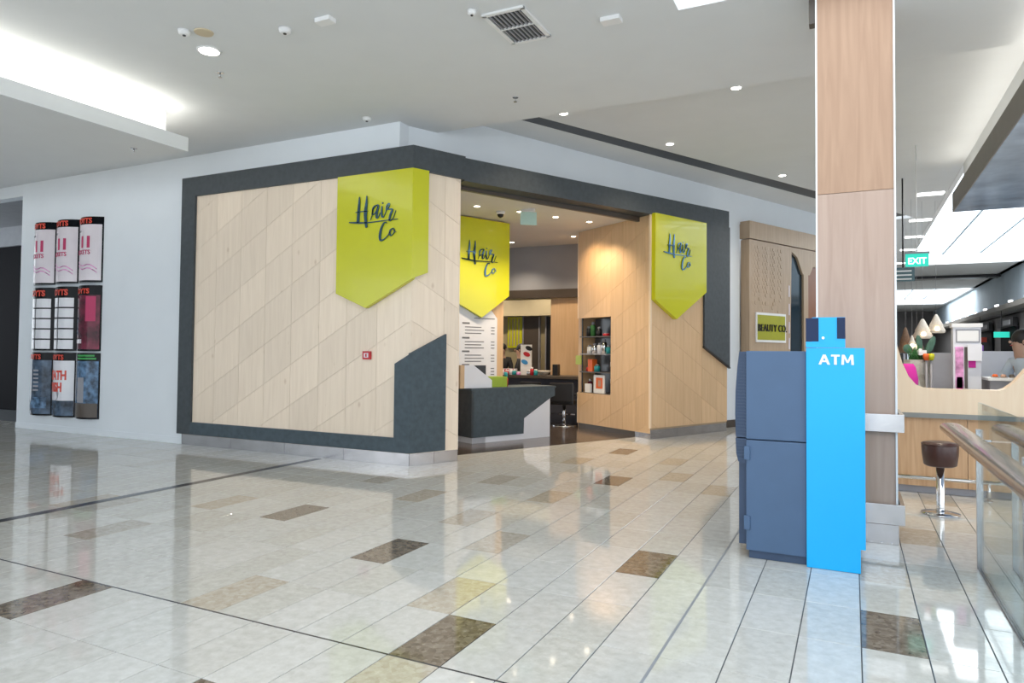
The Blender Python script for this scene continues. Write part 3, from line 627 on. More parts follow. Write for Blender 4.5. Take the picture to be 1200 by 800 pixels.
# back walls
struct(MB().box(-14, -5.0, 14.4, 14.6, 2.90, ZS).build('wall_back', 'greywall'), 'grey upper back wall of the salon')
struct(MB().box(-14, -5.0, 14.3, 14.6, 2.71, 2.90).build('trim_9', 'brownp'), 'dark band across the salon back wall')
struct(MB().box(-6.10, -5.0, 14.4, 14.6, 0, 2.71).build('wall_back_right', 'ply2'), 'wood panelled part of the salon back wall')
struct(MB().box(-12, -5.0, 16.8, 17.0, 0, ZS).build('wall_rear', 'olive'), 'cream rear wall beyond the salon counter')
struct(MB().box(-12, -5.0, 16.5, 16.8, 2.44, 2.85).build('trim_10', 'beigew'), 'cream bulkhead over the rear doorways')
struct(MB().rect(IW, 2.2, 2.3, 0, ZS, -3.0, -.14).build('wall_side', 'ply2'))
for nm, a0, a1, m_, lab in (('brown_door', -7.86, -7.42, 'brownp', 'brown door panel in the salon rear wall'), ('dark_doorway', -7.20, -6.90, 'black', 'narrow black doorway in the salon rear wall')):
    d = empty('rear_door', (a0+.2, 16.76, 0), lab, 'door'); MB().box(a0, a1, 16.72, 16.79, 0.003, 2.42).build('leaf', m_, d); MB().box(a0-.03, a0, 16.70, 16.79, 0.003, 2.44).box(a1, a1+.03, 16.70, 16.79, 0.003, 2.44).build('door_frame', 'grey', d)
gp = empty('wall_graphic', (-8.1, 16.78, 1.2), 'yellow-green patterned panel on the rear wall', 'panel'); MB().box(-8.35, -7.92, 16.74, 16.79, 1.6, 2.42).build('board', 'lime', gp)
for i in range(4): MB().box(-8.3+.09*i, -8.27+.09*i, 16.73, 16.745, 1.65, 2.38).build('stripe', 'olive', gp)
# counter
ct = empty('styling_counter', (-5.9, 13.8, 0), 'long dark salon counter behind the reception desk', 'counter')
MB().box(-7.6, -4.93, 13.62, 14.25, 0.003, .93).build('body', 'navyc', ct); MB().box(-7.65, -4.90, 13.5, 14.28, .93, .99).build('worktop', 'brownp', ct, bevel=.005)
# things on the counter
zc_ = .991
br = empty('brochure_stand', (-6.42, 13.8, zc_), 'white stand with red and blue swooshes on the dark counter', 'sign stand')
MB().box(-6.56, -6.30, 13.8, 13.83, zc_, zc_+.66).build('board', 'pure', br)
for cx, cz, m_ in ((-6.41, zc_+.45, 'red'), (-6.46, zc_+.28, mat('sky_blue_ink', (.05, .28, .62), .4)), (-6.36, zc_+.58, 'black')):
    MB().slab(YF(13.8), [(cx+.075*math.cos(t)*1.1, cz+.05*math.sin(t)+.02*math.cos(t)*-1) for t in [i*math.pi/6 for i in range(12)]], .0, .004).build('print', m_, br)
jars = [(-6.80, 'red', .05, .09), (-6.70, 'posterp', .045, .11), (-6.62, 'teal', .05, .1), (-6.20, 'red', .04, .16), (-6.27, 'chrome', .05, .1), (-6.11, 'teal', .045, .12), (-6.52, 'pinkp', .05, .07), (-6.92, 'posterp', .05, .1)]
jl = ['red jar left on the counter', 'pale pink jar beside the red jar', 'teal tub in front of the brochure stand', 'tall red bottle right of the brochure stand', 'silver jar right of the brochure stand', 'teal bottle beside the cream bowl', 'pink tub at the foot of the brochure stand', 'pale tub at the left end of the counter']
for (x, m_, r_, h_), lb in zip(jars, jl):
    j = empty('product_jar', (x, 13.62, zc_), lb, 'jar', 'jars and tubs on the salon counter'); MB().lathe((x, 13.62, zc_), [(r_, 0), (r_, h_*.8), (r_*.8, h_*.85)], 12).build('body', m_, j); MB().lathe((x, 13.62, zc_+h_*.85), [(r_*.7, 0), (r_*.7, h_*.25)], 12).build('lid', 'pure', j)
bx = empty('product_boxes', (-6.85, 13.75, zc_), 'low pale pink box of sachets on the counter', 'box'); MB().box(-7.05, -6.66, 13.72, 13.85, zc_, zc_+.13).build('body', 'posterp', bx)
for i in range(6): MB().box(-7.03+.062*i, -7.0+.062*i, 13.71, 13.722, zc_+.02, zc_+.12).build('sachet', 'red', bx)
tag(MB().lathe((-5.98, 13.75, zc_), [(.06, 0), (.14, .07), (.17, .10), (.15, .10), (.05, .02)], 20).build('bowl', 'cream'), 'wide cream bowl on the dark counter', 'bowl')
tag(MB().box(-5.78, -5.66, 13.75, 13.9, zc_, zc_+.24).build('card_terminal', 'black', bevel=.01), 'black box at the right end of the counter', 'box')
# people
def person(name, loc, yaw, label, shirt, seated=True, lean=0, scale=1.0, hand=False):
    R_ = empty(name, loc, label, 'person'); ca, sa = math.cos(yaw), math.sin(yaw)
    hz = .52 if seated else .92
    def W_(x, y, z): return Vector((x*ca-y*sa, x*sa+y*ca, z))*scale
    V = []; E_ = []; Rr = []
    def add(p, r, par=None):
        V.append(tuple(W_(*p))); Rr.append(r*scale)
        if par is not None: E_.append((par, len(V)-1))
        return len(V)-1
    pel = add((0, 0, hz), .13); w1 = add((0, lean*.3, hz+.2), .115, pel); ch = add((0, lean*.7, hz+.42), .13, w1); nk = add((0, lean, hz+.56), .055, ch); hd = add((0, lean+.01, hz+.67), .075, nk); h2 = add((0, lean+.02, hz+.76), .085, hd)
    for s in (-1, 1):
        sh = add((s*.18, lean*.8, hz+.48), .055, ch); el = add((s*.23, lean+.08, hz+.22), .042, sh); wr_ = add((s*.15, lean+.30, hz+.24), .03, el); pm = add((s*.14, lean+.37, hz+.24), .032, wr_)
        for q in range(4): add((s*.14+(q-1.5)*.02, lean+.46-.006*abs(q-1.5), hz+.22), .009, pm)
        add((s*.14-s*.05, lean+.40, hz+.24), .010, pm)
        hp = add((s*.10, 0, hz-.03), .085, pel)
        if seated: kn = add((s*.13, .42, hz-.02), .06, hp); an = add((s*.13, .42, .08), .042, kn)
        else: kn = add((s*.11, .02, .5), .065, hp); an = add((s*.11, 0, .08), .042, kn)
        add((s*.13, .14+(.42 if seated else 0), .04), .035, an)
    me = bpy.data.meshes.new('body'); me.from_pydata(V, E_, []); me.materials.append(M['skin'])
    o = bpy.data.objects.new('body', me); COL.objects.link(o); o.parent = R_
    md = o.modifiers.new('skin', 'SKIN'); sv = me.skin_vertices[0].data
    for i, r in enumerate(Rr): sv[i].radius = (r, r)
    sv[0].use_root = True; md.use_smooth_shade = True; o.modifiers.new('sub', 'SUBSURF').levels = 1; o.modifiers['sub'].render_levels = 1
    L0 = Vector(loc)
    def blob(nm, c, rx, ry, rz, m_):
        mb = MB(); prof = [(math.sin(a), -math.cos(a)) for a in [math.pi*(i+.5)/10 for i in range(10)]]
        b = len(mb.v); mb.lathe((0, 0, 0), prof, 14); mb.v = [L0+W_(c[0]+v.x*rx, c[1]+v.y*ry, c[2]+v.z*rz) for v in mb.v]; return mb.build(nm, m_, R_)
    def cloth(nm, chains, m_):
        V2, E2, R2 = [], [], []
        for ci, chn in enumerate(chains):
            for k, (p, r) in enumerate(chn):
                if ci and k == 0: prev = 0 if p is None else len(V2); 
                if p is None: prev = r; continue
                V2.append(tuple(W_(*p))); R2.append(r*scale)
                if k: E2.append((prev, len(V2)-1))
                prev = len(V2)-1
        me2 = bpy.data.meshes.new(nm); me2.from_pydata(V2, E2, []); me2.materials.append(M[m_]); o2 = bpy.data.objects.new(nm, me2); COL.objects.link(o2); o2.parent = R_
        md2 = o2.modifiers.new('skin', 'SKIN'); sv2 = me2.skin_vertices[0].data
        for i, r in enumerate(R2): sv2[i].radius = (r, r)
        sv2[0].use_root = True; md2.use_smooth_shade = True; o2.modifiers.new('sub', 'SUBSURF').levels = 1; o2.modifiers['sub'].render_levels = 1
    cloth('shirt', [[((0, 0, hz), .15), ((0, lean*.3, hz+.2), .14), ((0, lean*.7, hz+.42), .155), ((0, lean*.93, hz+.53), .072)]]+[[(None, 2), ((s*.18, lean*.8, hz+.48), .078), ((s*.23, lean+.08, hz+.22), .06), ((s*.17, lean+.25, hz+.235), .045)] for s in (-1, 1)], shirt)
    kx = .42 if seated else .0
    cloth('trousers', [[((0, 0, hz+.02), .155), ((0, 0, hz-.06), .15)]]+[[(None, 1), ((s*.10, .02, hz-.05), .10), ((s*.13, kx, (hz-.02 if seated else .5)), .078), ((s*.13, kx, .12), .06)] for s in (-1, 1)], 'shirtb')
    blob('hair', (0, lean-.03, hz+.775), .105, .11, .115, 'hair'); blob('nose', (0, lean+.115, hz+.73), .012, .02, .018, 'skin')
    for s in (-1, 1): blob('ear', (s*.088, lean+.01, hz+.73), .012, .02, .028, 'skin'); blob('eye', (s*.03, lean+.098, hz+.755), .012, .008, .008, 'black')
    blob('mouth', (0, lean+.10, hz+.69), .022, .008, .006, 'red')
    return R_
person('person', (-7.72, 15.2, .30), math.radians(205), 'person in black with dark hair behind the counter, left', 'shirtb', True, .05)
person('person', (-7.00, 14.95, .28), math.radians(120), 'person in black leaning behind the counter, beside brochure stand', 'shirtb', True, .12)
for x, y in ((-7.72, 15.2), (-7.0, 14.95)):
    t_ = empty('salon_stool', (x, y, 0), 'black salon stool under the %s person behind the counter' % ('left' if x < -7.3 else 'right'), 'stool', 'stools behind the counter')
    MB().lathe((x, y, .60), [(.17, 0), (.19, .03), (.17, .08)], 16).build('seat', 'chair', t_); MB().rod((x, y, .02), (x, y, .60), .03).build('post', 'chrome', t_); MB().lathe((x, y, .003), [(.2, 0), (.19, .02)], 16).build('base', 'chrome', t_)
# chairs in front of the counter
def chair(x, y, yaw, label):
    c = empty('salon_chair', (0, 0, 0), label, 'chair', 'black salon chairs at the dark counter')
    MB().box(-.24, .24, -.24, .24, .44, .53).build('seat', 'chair', c, bevel=.03)
    MB().box(-.25, .25, .22, .29, .50, .88).build('backrest', 'chair', c, bevel=.025)
    for s in (-1, 1): MB().box(s*.27-.03, s*.27+.03, -.18, .24, .62, .67).box(s*.27-.02, s*.27+.02, -.16, -.10, .48, .62).build('armrest', 'chair', c, bevel=.01)
    MB().rod((0, 0, .03), (0, 0, .44), .035).build('post', 'chrome', c); MB().lathe((0, 0, .003), [(.26, 0), (.25, .02), (.05, .05)], 20).build('base', 'chrome', c)
    MB().box(-.17, .17, -.42, -.27, .20, .225).build('footrest', 'chrome', c)
    c.location = (x, y, 0); c.rotation_euler = (0, 0, yaw); return c
chair(-5.26, 13.15, math.radians(190), 'black salon chair nearest the orange wood wall'); chair(-5.84, 13.12, math.radians(170), 'black salon chair partly behind the reception desk')
# reception desk
dk = empty('reception_desk', FW(2.8, 0, -1.5), 'reception desk clad in slate grey and white at the salon entrance', 'desk')
so_ = -1.28
MB().slab(FW, [(1.94, .003), (3.62, .003), (3.62, .70), (3.70, .86), (1.94, .86)], so_-.30, so_-.012).build('white_body', 'white', dk)
MB().slab(FW, [(1.92, .10), (3.0, .10), (3.01, .36), (3.64, .70), (3.72, .72), (3.72, .86), (1.92, .86)], so_-.012, so_+.006).build('slate_front', 'slate', dk)
MB().slab(FW, [(1.90, .10), (1.94, .10), (1.94, .86), (1.90, .86)], so_-.62, so_+.006).build('slate_side', 'slate2', dk)
MB().slab(FW, [(1.93, .003), (2.2, .003), (2.2, .86), (1.93, .86)], so_-.62, so_-.012).build('side_body', 'white', dk)
MB().slab(FW, [(1.89, .86), (3.74, .86), (3.74, .895), (1.89, .895)], so_-.64, so_+.012).build('top', 'slate', dk)
MB().slab(FW, [(1.80, .896), (2.36, .896), (2.36, 1.02), (1.98, 1.27), (1.80, 1.27)], so_-.10, so_-.06).build('screen_panel', 'white', dk)
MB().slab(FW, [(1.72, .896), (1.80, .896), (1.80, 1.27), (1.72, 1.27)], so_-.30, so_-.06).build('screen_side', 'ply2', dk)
mo = empty('monitor', FW(2.2, .896, -1.6), 'black computer monitor standing on the reception desk', 'monitor'); MB().rect(FW, 1.95, 2.42, .98, 1.26, -1.62, -1.59).build('screen', 'black', mo, bevel=.005); MB().rect(FW, 2.15, 2.22, .896, .98, -1.64, -1.60).rect(FW, 2.08, 2.3, .896, .905, -1.68, -1.55).build('stand', 'black', mo)
tag(MB().rect(FW, 2.30, 2.75, .896, 1.07, -1.66, -1.42).build('display_block', mat('apple_green_box', (.30, .42, .03), .5), bevel=.004), 'apple green box on the reception desk', 'box')
bt = empty('spray_bottle', FW(2.75, .896, -1.75), 'small blue and red bottle on the reception desk', 'bottle'); q_ = FW(2.82, .896, -1.55); MB().lathe(q_, [(.04, 0), (.04, .13), (.02, .16)], 12).build('body', 'red', bt); MB().lathe(q_+Vector((0, 0, .16)), [(.03, 0), (.03, .09)], 12).build('cap', 'teal', bt)
# product shelves in the notch
sh = empty('display_shelves', IW(1.55, .70, -.2), 'dark product shelves set in the notch of the orange wood wall', 'shelf')
MB().rect(IW, 1.10, 2.09, .70, 2.17, -.42, -.40).build('back_panel', mat('smoky_back_panel', (.09, .095, .11), .2), sh)
for z in (.71, 1.12, 1.47, 1.81): MB().rect(IW, 1.10 if z != 1.47 else 1.25, 2.09, z-.02, z, -.40, -.02).build('shelf_board', 'brownp' if z != 1.47 else 'grey', sh)
MB().rect(IW, 2.03, 2.05, .70, 2.17, -.06, -.04).build('post', 'black', sh)
MB().rect(IW, 1.085, 1.10, .70, 2.17, -.42, -.12).build('side_panel', 'brownp', sh)
items = [(1.95, 1.81, .05, .20, 'black', 'grey jar at left of the top shelf'), (1.82, 1.81, .05, .28, 'leaf', 'tall green bottle on the top shelf'), (1.62, 1.81, .055, .18, 'black', 'black jar right on the top shelf'), (1.40, 1.81, .07, .06, 'red', 'flat red tin on the top shelf'),
 (1.92, 1.47, .055, .17, 'pure', 'white jar at left of the second shelf'), (1.76, 1.47, .055, .2, 'chrome', 'silver can left on the second shelf'), (1.60, 1.47, .055, .21, 'white', 'white can on the second shelf'), (1.46, 1.47, .055, .28, 'chrome', 'tall silver can on the second shelf'), (1.33, 1.47, .05, .16, 'teal', 'blue-grey can at right of the second shelf'),
 (1.68, 1.12, .06, .14, 'teal', 'teal tub on the third shelf'), (1.95, 1.12, .05, .1, 'red', 'dark red jar at left of the third shelf'), (1.9, .71, .05, .26, 'posterr', 'maroon bottle at left of the bottom shelf'), (1.2, .71, .04, .3, 'orange', 'rust coloured bottle at right of the bottom shelf')]
for a, z, r_, h_, m_, lb in items:
    p = IW(a, z+.001, -.14); j = empty('product_bottle', p, lb, 'bottle', 'hair products in the notch shelves'); MB().lathe(p, [(r_, 0), (r_, h_*.75), (r_*.7, h_*.8)], 12).build('body', m_, j); MB().lathe(p+Vector((0, 0, h_*.8)), [(r_*.6, 0), (r_*.6, h_*.2)], 12).build('cap', 'grey', j)
tag(MB().rect(IW, 1.76, 1.90, 1.121, 1.36, -.2, -.08).build('product_box', 'orange'), 'orange product box on the third shelf', 'box')
pf = empty('picture_card', IW(1.55, .711, -.08), 'framed portrait card on the bottom shelf', 'picture'); MB().rect(IW, 1.36, 1.70, .711, 1.06, -.09, -.07).build('frame', 'pure', pf); MB().rect(IW, 1.42, 1.62, .80, 1.01, -.07, -.066).build('photo', 'orange', pf); MB().rect(IW, 1.47, 1.55, .84, .96, -.066, -.063).build('photo_detail', 'skin', pf)
tag(MB().rect(IW, 1.78, 1.94, .711, .88, -.09, -.04).build('product_box', 'pure'), 'small white box left of the portrait card', 'box')
for i in range(4):
    for j in range(2):
        a = 1.18+i*.11; z = 1.22-j*.33; tag(MB().rect(IW, a, a+.07, z, z+.09, -.398, -.385).build('hanging_pack', 'pure'), 'white carded hair accessory, %s of the %s hanging row behind the shelves' % (['right end', 'third from left', 'second from left', 'left end'][i], ['upper', 'lower'][j]), 'pack', 'hanging packs behind the shelves')
tag(MB().rect(IW, 2.06, 2.24, 1.25, 1.43, -.06, -.03).build('shelf_ticket', mat('pale_lime_card', (.40, .48, .08), .5)), 'pale green card hanging at the shelf end', 'card')
# ------------------------------------------------------------------ Beauty Co. front
s0 = 8.09; ob = -.15
BF = Fr(FW(0, 0, ob), (DX, DY), (DY, -DX))
bf = empty('beauty_shopfront', FW(9, 0, -.3), 'neighbouring wooden shopfront with a slanted opening', 'shopfront')
MB().slab(BF, [(s0, .15), (9.66, .15), (9.76, 3.86), (s0, 3.86)], -.20, 0).build('left_panel', 'bwood', bf)
MB().rect(BF, s0-.02, 12.9, 3.88, 4.24, -.22, .02).build('header', 'bwood', bf)
MB().rect(BF, 10.28, 10.48, 0.003, 3.3, -.05, .0).build('post', 'bwood', bf)
MB().slab(BF, [(9.76, 3.86), (9.76, 3.76), (10.0, 3.66), (10.24, 3.3), (10.55, 3.3), (10.7, 3.5), (10.9, 3.5), (10.9, 3.86)], -.05, 0).build('arch', 'bwood', bf)
MB().rect(BF, 9.60, 10.30, .15, 3.86, -.12, -.055).build('dark_glass', mat('teal_black_glass', (.012, .03, .045), .1), bf)
MB().rect(BF, 10.46, 12.5, .15, 3.6, -.12, -.055).build('inner_panel', mat('russet_panel', (.24, .10, .05), .4), bf)
hx = MB()
for i in range(12):
    for j in range(17):
        a = 8.22+i*.1+(j % 2)*.05; z = 2.40+j*.083
        if a > 9.32: continue
        if z < 2.75 and random.random() < (2.95-z)*1.2: continue
        hx.slab(BF, [(a+.047*math.cos(t), z+.047*math.sin(t)) for t in [math.pi/6+q*math.pi/3 for q in range(6)]], 0, .002+.003*((i*7+j*3) % 3))
o = hx.build('hexagon_relief', 'bwood', bf); o['kind'] = 'stuff'
sg = empty('shop_sign', BF(8.9, 1.75, .0), 'yellow-green BEAUTY CO sign with white frame on the wooden front', 'sign')
MB().rect(BF, 8.30, 9.46, 1.74, 2.36, 0, .03).build('frame', 'pure', sg); MB().rect(BF, 8.34, 9.42, 1.79, 2.31, .03, .036).build('panel', mat('olive_lime_sign', (.36, .36, .02), .4), sg)
text('letters', 'BEAUTY CO.', BF, 8.90, 1.97, .215, .036, .02, 'black', sg, .0, .90, 'CENTER', spacing=1.05)
for z in (2.75, 2.35, 1.95, 1.6, 1.2): MB().rect(BF, 9.62, 9.66, z, z+.25, -.02, .01).build('edge_light', 'posterp', bf)
wpoly(FB, [(7.05, 0), (12.9, 0), (12.9, 4.19), (7.05, 4.19)], -.9, -.7, 'wall_shops', 'wall', 'white wall strip between the two shopfronts')
MB().rect(FB, 7.0, 8.05, 0, 4.19, -.2, 0).build('strip', 'wall', bpy.data.objects['wall_shops'])
struct(MB().rect(FB, 7.5, 8.2, 0.002, .15, 0, .015).build('baseboard_right', 'brownp'), 'brown baseboard between the shopfronts')
# ------------------------------------------------------------------ wooden column
co = empty('column', (.02, 6.6, 0), 'tall square column clad in wood veneer behind the cash machine', 'column')
x0, x1, y0, y1 = -.27, .318, 6.30, 6.90
MB().box(x0+.012, x1-.012, y0, y1, .155, 2.83).build('lower_veneer', 'oak2', co); MB().box(x0+.012, x1-.012, y0, y1, 2.834, ZN+1.2).build('upper_veneer', 'oak', co)
for x in (x0, x1-.014): MB().box(x, x+.014, y0-.012, y1, .155, ZN+1.2).build('edge_trim', 'pure', co)
MB().box(x0-.004, x1+.004, y0-.014, y1, 0.001, .155).build('base_plate', 'steel', co)
for i in range(8): MB().lathe((x0+.04+i*.072, y0-.014, .012), [(.008, 0), (.006, .006)], 8, (0, -1, 0)).build('screw', 'chrome', co)
for z0_, z1_ in ((.165, .322), (.89, 1.03)):
    MB().box(x0-.04, x1+.045, y0-.05, y0-.02, z0_, z1_).box(x1+.015, x1+.045, y0-.019, y1, z0_, z1_).box(x0-.04, x0-.01, y0-.019, y1, z0_, z1_).build('bumper_rail', 'steel', co, bevel=.002)
MB().box(x0-.05, x0-.001, y0+.02, y0+.12, 4.30, ZN-.002).build('side_bracket', 'brownp', co)
# ------------------------------------------------------------------ ATM
am = empty('cash_machine', (-.35, 5.75, 0), 'grey-blue and cyan cash machine backing onto the column', 'cash machine')
ay, by = 5.38, 6.02
MB().box(-.708, -.297, ay, by, .06, .865).build('lower_cabinet', 'atmblue', am, bevel=.006)
MB().box(-.708, -.297, ay, by, .872, 1.52).build('upper_cabinet', 'atmblue', am, bevel=.006)
MB().box(-.69, -.30, ay+.02, by, .002, .06).build('plinth', 'atmdark', am)
prof = [(-.706, 1.515), (-.758, 1.515), (-.772, 1.40), (-.785, 1.22), (-.788, 1.05), (-.782, .88), (-.706, .88)]
def xzprism(prof, y0_, y1_): return MB().prism([(x, y0_, z) for x, z in prof], [(x, y1_, z) for x, z in prof])
xzprism(prof, ay+.012, by).build('upper_fascia', 'atmdark', am)
xzprism([(-.706, .872), (-.784, .872), (-.780, .76), (-.765, .70), (-.706, .68)], ay+.012, by).build('lower_fascia', 'atmdark', am)
MB().box(-.765, -.706, ay+.05, by, .09, .69).build('safe_door', 'atmdark', am)
for i in range(34):
    z = .72+i*.0235
    if .865 < z < .885: continue
    xo = -.782+max(0, (z-1.2))*.09+(max(0, .76-z))*.3
    MB().box(xo+.006, -.712, ay+.004, ay+.013, z, z+.009).build('rib', 'atmdark', am)
for z in (.21, .72): MB().box(-.722, -.680, ay-.018, ay+.01, z, z+.10).build('hinge', 'atmblue', am, bevel=.005)
MB().slab(YF(ay-.03), [(-.296, 0.002), (.045, 0.002), (.045, .165), (.076, .165), (.076, 1.545), (-.296, 1.545)], -.62, .0).build('cyan_panel', 'cyan', am, bevel=.003)
MB().slab(YF(ay-.03), [(-.19, 1.547), (-.045, 1.547), (-.045, 1.76), (-.256, 1.76), (-.256, 1.547)], -.10, .0).build('topper', 'cyan', am)
MB().box(-.297, -.214, ay-.034, ay+.06, 1.59, 1.755).build('topper_window', 'navy', am)
MB().box(-.297, -.2, ay-.0335, ay+.06, 1.548, 1.588).build('topper_foot', 'cyan', am)
MB().box(-.096, -.044, ay-.036, ay+.06, 1.61, 1.757).build('topper_window', 'navy', am)
MB().lathe((-.185, ay-.03, 1.615), [(.012, 0), (.009, .008)], 12, (0, -1, 0)).build('lock', 'chrome', am)
AF = YF(ay-.03); zb, hh, ww = 1.428, .070, .0175
def strokes(parts):
    mb = MB()
    for k_, q in enumerate(parts): mb.slab(AF, q, .0006, .004+.0007*k_)
    mb.build('letter', 'pure', am)
def bar(x0_, za, x1_, zb_, w): return [(x0_-w/2, za), (x0_+w/2, za), (x1_+w/2, zb_), (x1_-w/2, zb_)]
ax = -.207
strokes([bar(ax, zb, ax+.029, zb+hh, ww), bar(ax+.058, zb, ax+.029, zb+hh, ww), [(ax+.012, zb+.017), (ax+.046, zb+.017), (ax+.042, zb+.029), (ax+.016, zb+.029)]])
strokes([[(ax+.072, zb+hh-.013), (ax+.128, zb+hh-.013), (ax+.128, zb+hh), (ax+.072, zb+hh)], bar(ax+.10, zb, ax+.10, zb+hh, ww)])
strokes([bar(ax+.145, zb, ax+.149, zb+hh, ww*.95), bar(ax+.208, zb, ax+.204, zb+hh, ww*.95), bar(ax+.1765, zb+.014, ax+.151, zb+hh, ww*.8), bar(ax+.1765, zb+.014, ax+.202, zb+hh, ww*.8)])
# ------------------------------------------------------------------ glass railing
def rail_run(gx, rx, y_end, label_g, post_x, ztop, near):
    g = empty('glass_railing', (gx, y_end, 0), label_g, 'railing')
    ys = [y_end, y_end-1.5, y_end-3.0, y_end-4.5, y_end-6, y_end-7.5]
    for p, q in zip(ys, ys[1:]): MB().box(gx-.006, gx+.006, q+.006, p-.006, .012, ztop).build('glass_panel', 'glass', g)
    for p in ys[:-1]: MB().box(gx-.02, gx+.02, p-.012, p+.012, .002, .98).build('post', 'steel', g)
    MB().box(gx-.014, gx+.014, ys[-1], y_end, .001, .012).build('floor_channel', 'groutd', g)
    mb = MB(); n = 20; b = 0
    # flattened oval handrail
    for yy in (y_end-.03, ys[-1]):
        for i in range(n):
            t_ = 2*math.pi*i/n; mb.v.append(Vector((rx+.070*math.copysign(abs(math.cos(t_))**.75, math.cos(t_)), yy, .985+.036*math.copysign(abs(math.sin(t_))**.75, math.sin(t_)))))
    for i in range(n): j = (i+1) % n; mb.face([i, j, n+j, n+i], True)
    mb.face(list(range(n))[::-1]); mb.face([n+i for i in range(n)])
    mb.build('handrail', 'tinted_steel', g)
    for p in ys[:-1]:
        MB().box(min(rx, gx), max(rx, gx), p-.5, p-.46, .945, .955).build('bracket', 'steel', g)
    return g
rail_run(.80, .63, 5.87, 'near glass railing with a broad oval metal handrail, right edge', .8, 1.17, True)
rail_run(1.02, .95, 5.95, 'second glass railing just beyond the near one', .94, .93, False)
# ------------------------------------------------------------------ kiosk with curved opening, foot rail and stool
ky = 8.8
kk = empty('kiosk', (1.8, 9.0, 0), 'wooden kiosk counter with a curved opening and pale shell', 'kiosk')
for i in range(5):
    MB().box(.30+i*.8, 1.095+i*.8, ky, ky+.5, .078, .825).build('base_panel', 'kwood', kk)
MB().box(.33, 4.2, ky+.04, ky+.5, .002, .078).build('plinth', 'grey', kk)
MB().box(.25, 4.35, ky-.10, ky+.6, .825, .875).build('counter_edge', 'kgrey', kk)
op = [(.37, 2.3), (.40, 1.80), (.445, 1.60), (.49, 1.42), (.55, 1.27), (.62, 1.18), (.70, 1.145), (.80, 1.138), (1.38, 1.14), (1.43, 1.16), (1.50, 1.22), (1.62, 1.38), (1.90, 1.72), (2.3, 2.0), (4.3, 2.1)]
sl = MB()
for (a, za), (b, zb) in zip(op, op[1:]): sl.prism([(a, ky-.06, .875), (b, ky-.06, .875), (b, ky-.06, zb), (a, ky-.06, za)], [(a, ky+.12, .875), (b, ky+.12, .875), (b, ky+.12, zb), (a, ky+.12, za)])
sl.build('shell', 'kpale', kk)
fr2 = empty('foot_rail', (.9, ky-.22, 0), 'round steel foot rail along the kiosk base', 'foot rail')
MB().rod((.25, ky-.22, .20), (3.6, ky-.22, .20), .022, 12).build('rail', 'chrome', fr2)
for x in (.40, 1.25, 2.1, 2.95): MB().rod((x, ky-.22, .005), (x, ky-.22, .20), .018).lathe((x, ky-.22, .003), [(.04, 0), (.04, .008)], 12).build('bracket', 'chrome', fr2)
stx, sty = .742, 7.73
st = empty('bar_stool', (stx, sty, 0), 'brown leather drum stool on a chrome post at the kiosk', 'stool')
MB().lathe((stx, sty, .45), [(.115, 0), (.138, .015), (.152, .12), (.155, .19), (.145, .222), (.10, .232)], 28).build('seat', 'leather', st)
MB().lathe((stx, sty, .652), [(.156, 0), (.158, .006), (.156, .012)], 28).build('seat_piping', 'leather', st)
MB().lathe((stx, sty, .02), [(.04, 0), (.036, .05), (.036, .43)], 16).build('post', 'chrome', st)
MB().lathe((stx, sty, .003), [(.165, 0), (.163, .008), (.05, .022)], 28).build('base', 'chrome', st)
# things seen through the kiosk opening
KZ = 9.75
hs = empty('back_counter', (1.5, KZ+.3, 0), 'grey cabinet run inside the kiosk', 'counter')
MB().box(.86, 1.06, KZ, KZ+.4, .002, 1.53).build('cabinet', 'grey', hs); MB().box(1.40, 2.3, KZ-.3, KZ+.4, .002, 1.22).build('serving_counter', 'grey', hs); MB().box(1.38, 2.3, KZ-.32, KZ+.4, 1.22, 1.25).build('worktop', 'pure', hs)
MB().box(1.36, 2.2, KZ+1.0, KZ+1.05, .002, 1.56).build('ribbed_back', 'white', hs)
mn = empty('display_column', (1.22, 9.6, 0), 'tall white promotional column with pink pictures', 'display')
MB().box(1.06, 1.335, 9.58, 9.76, .002, 1.83).build('body', 'white', mn); MB().box(1.045, 1.35, 9.56, 9.78, 1.83, 1.875).build('cap', 'pure', mn)
MB().box(1.10, 1.31, 9.572, 9.58, 1.665, 1.79).build('plaque', 'pure', mn); MB().box(1.085, 1.325, 9.575, 9.58, 1.65, 1.805).build('plaque_border', 'grey', mn)
for a0, a1, z0_, z1_, m_ in ((1.08, 1.16, 1.12, 1.6, 'pinkp'), (1.17, 1.20, 1.12, 1.6, 'brownp'), (1.21, 1.28, 1.36, 1.5, 'magenta'), (1.09, 1.15, 1.10, 1.25, 'magenta')): MB().box(a0, a1, 9.565, 9.58, z0_, z1_).build('picture', m_, mn)
tag(MB().box(1.195, 1.335, 9.52, 9.535, 1.44, 1.63).build('notice_sheet', 'posterw', bevel=.003), 'white notice sheet fixed before the promotional column', 'notice')
pl_ = empty('stone_planter', (.69, 9.7, 0), 'pale boulder-faced planter inside the kiosk', 'planter')
MB().lathe((.695, 9.75, .9), [(.10, 0), (.13, .15), (.125, .3), (.14, .50), (.14, .545)], 9, smooth=False).build('body', 'stonew', pl_); MB().lathe((.695, 9.75, .005), [(.10, 0), (.10, .895)], 9).build('foot', 'grey', pl_)
gr = MB()
for i in range(90):
    t_ = random.random()*6.28; r_ = random.random()*.09; p = Vector((.70+r_*math.cos(t_), 9.75+r_*math.sin(t_), 1.44)); q = p+Vector((random.uniform(-.06, .06), random.uniform(-.05, .05), random.uniform(.08, .2)))
    gr.rod(p, q, .006, 3, .001)
o = gr.build('grass_tufts', 'leaf', pl_); o['kind'] = 'stuff'
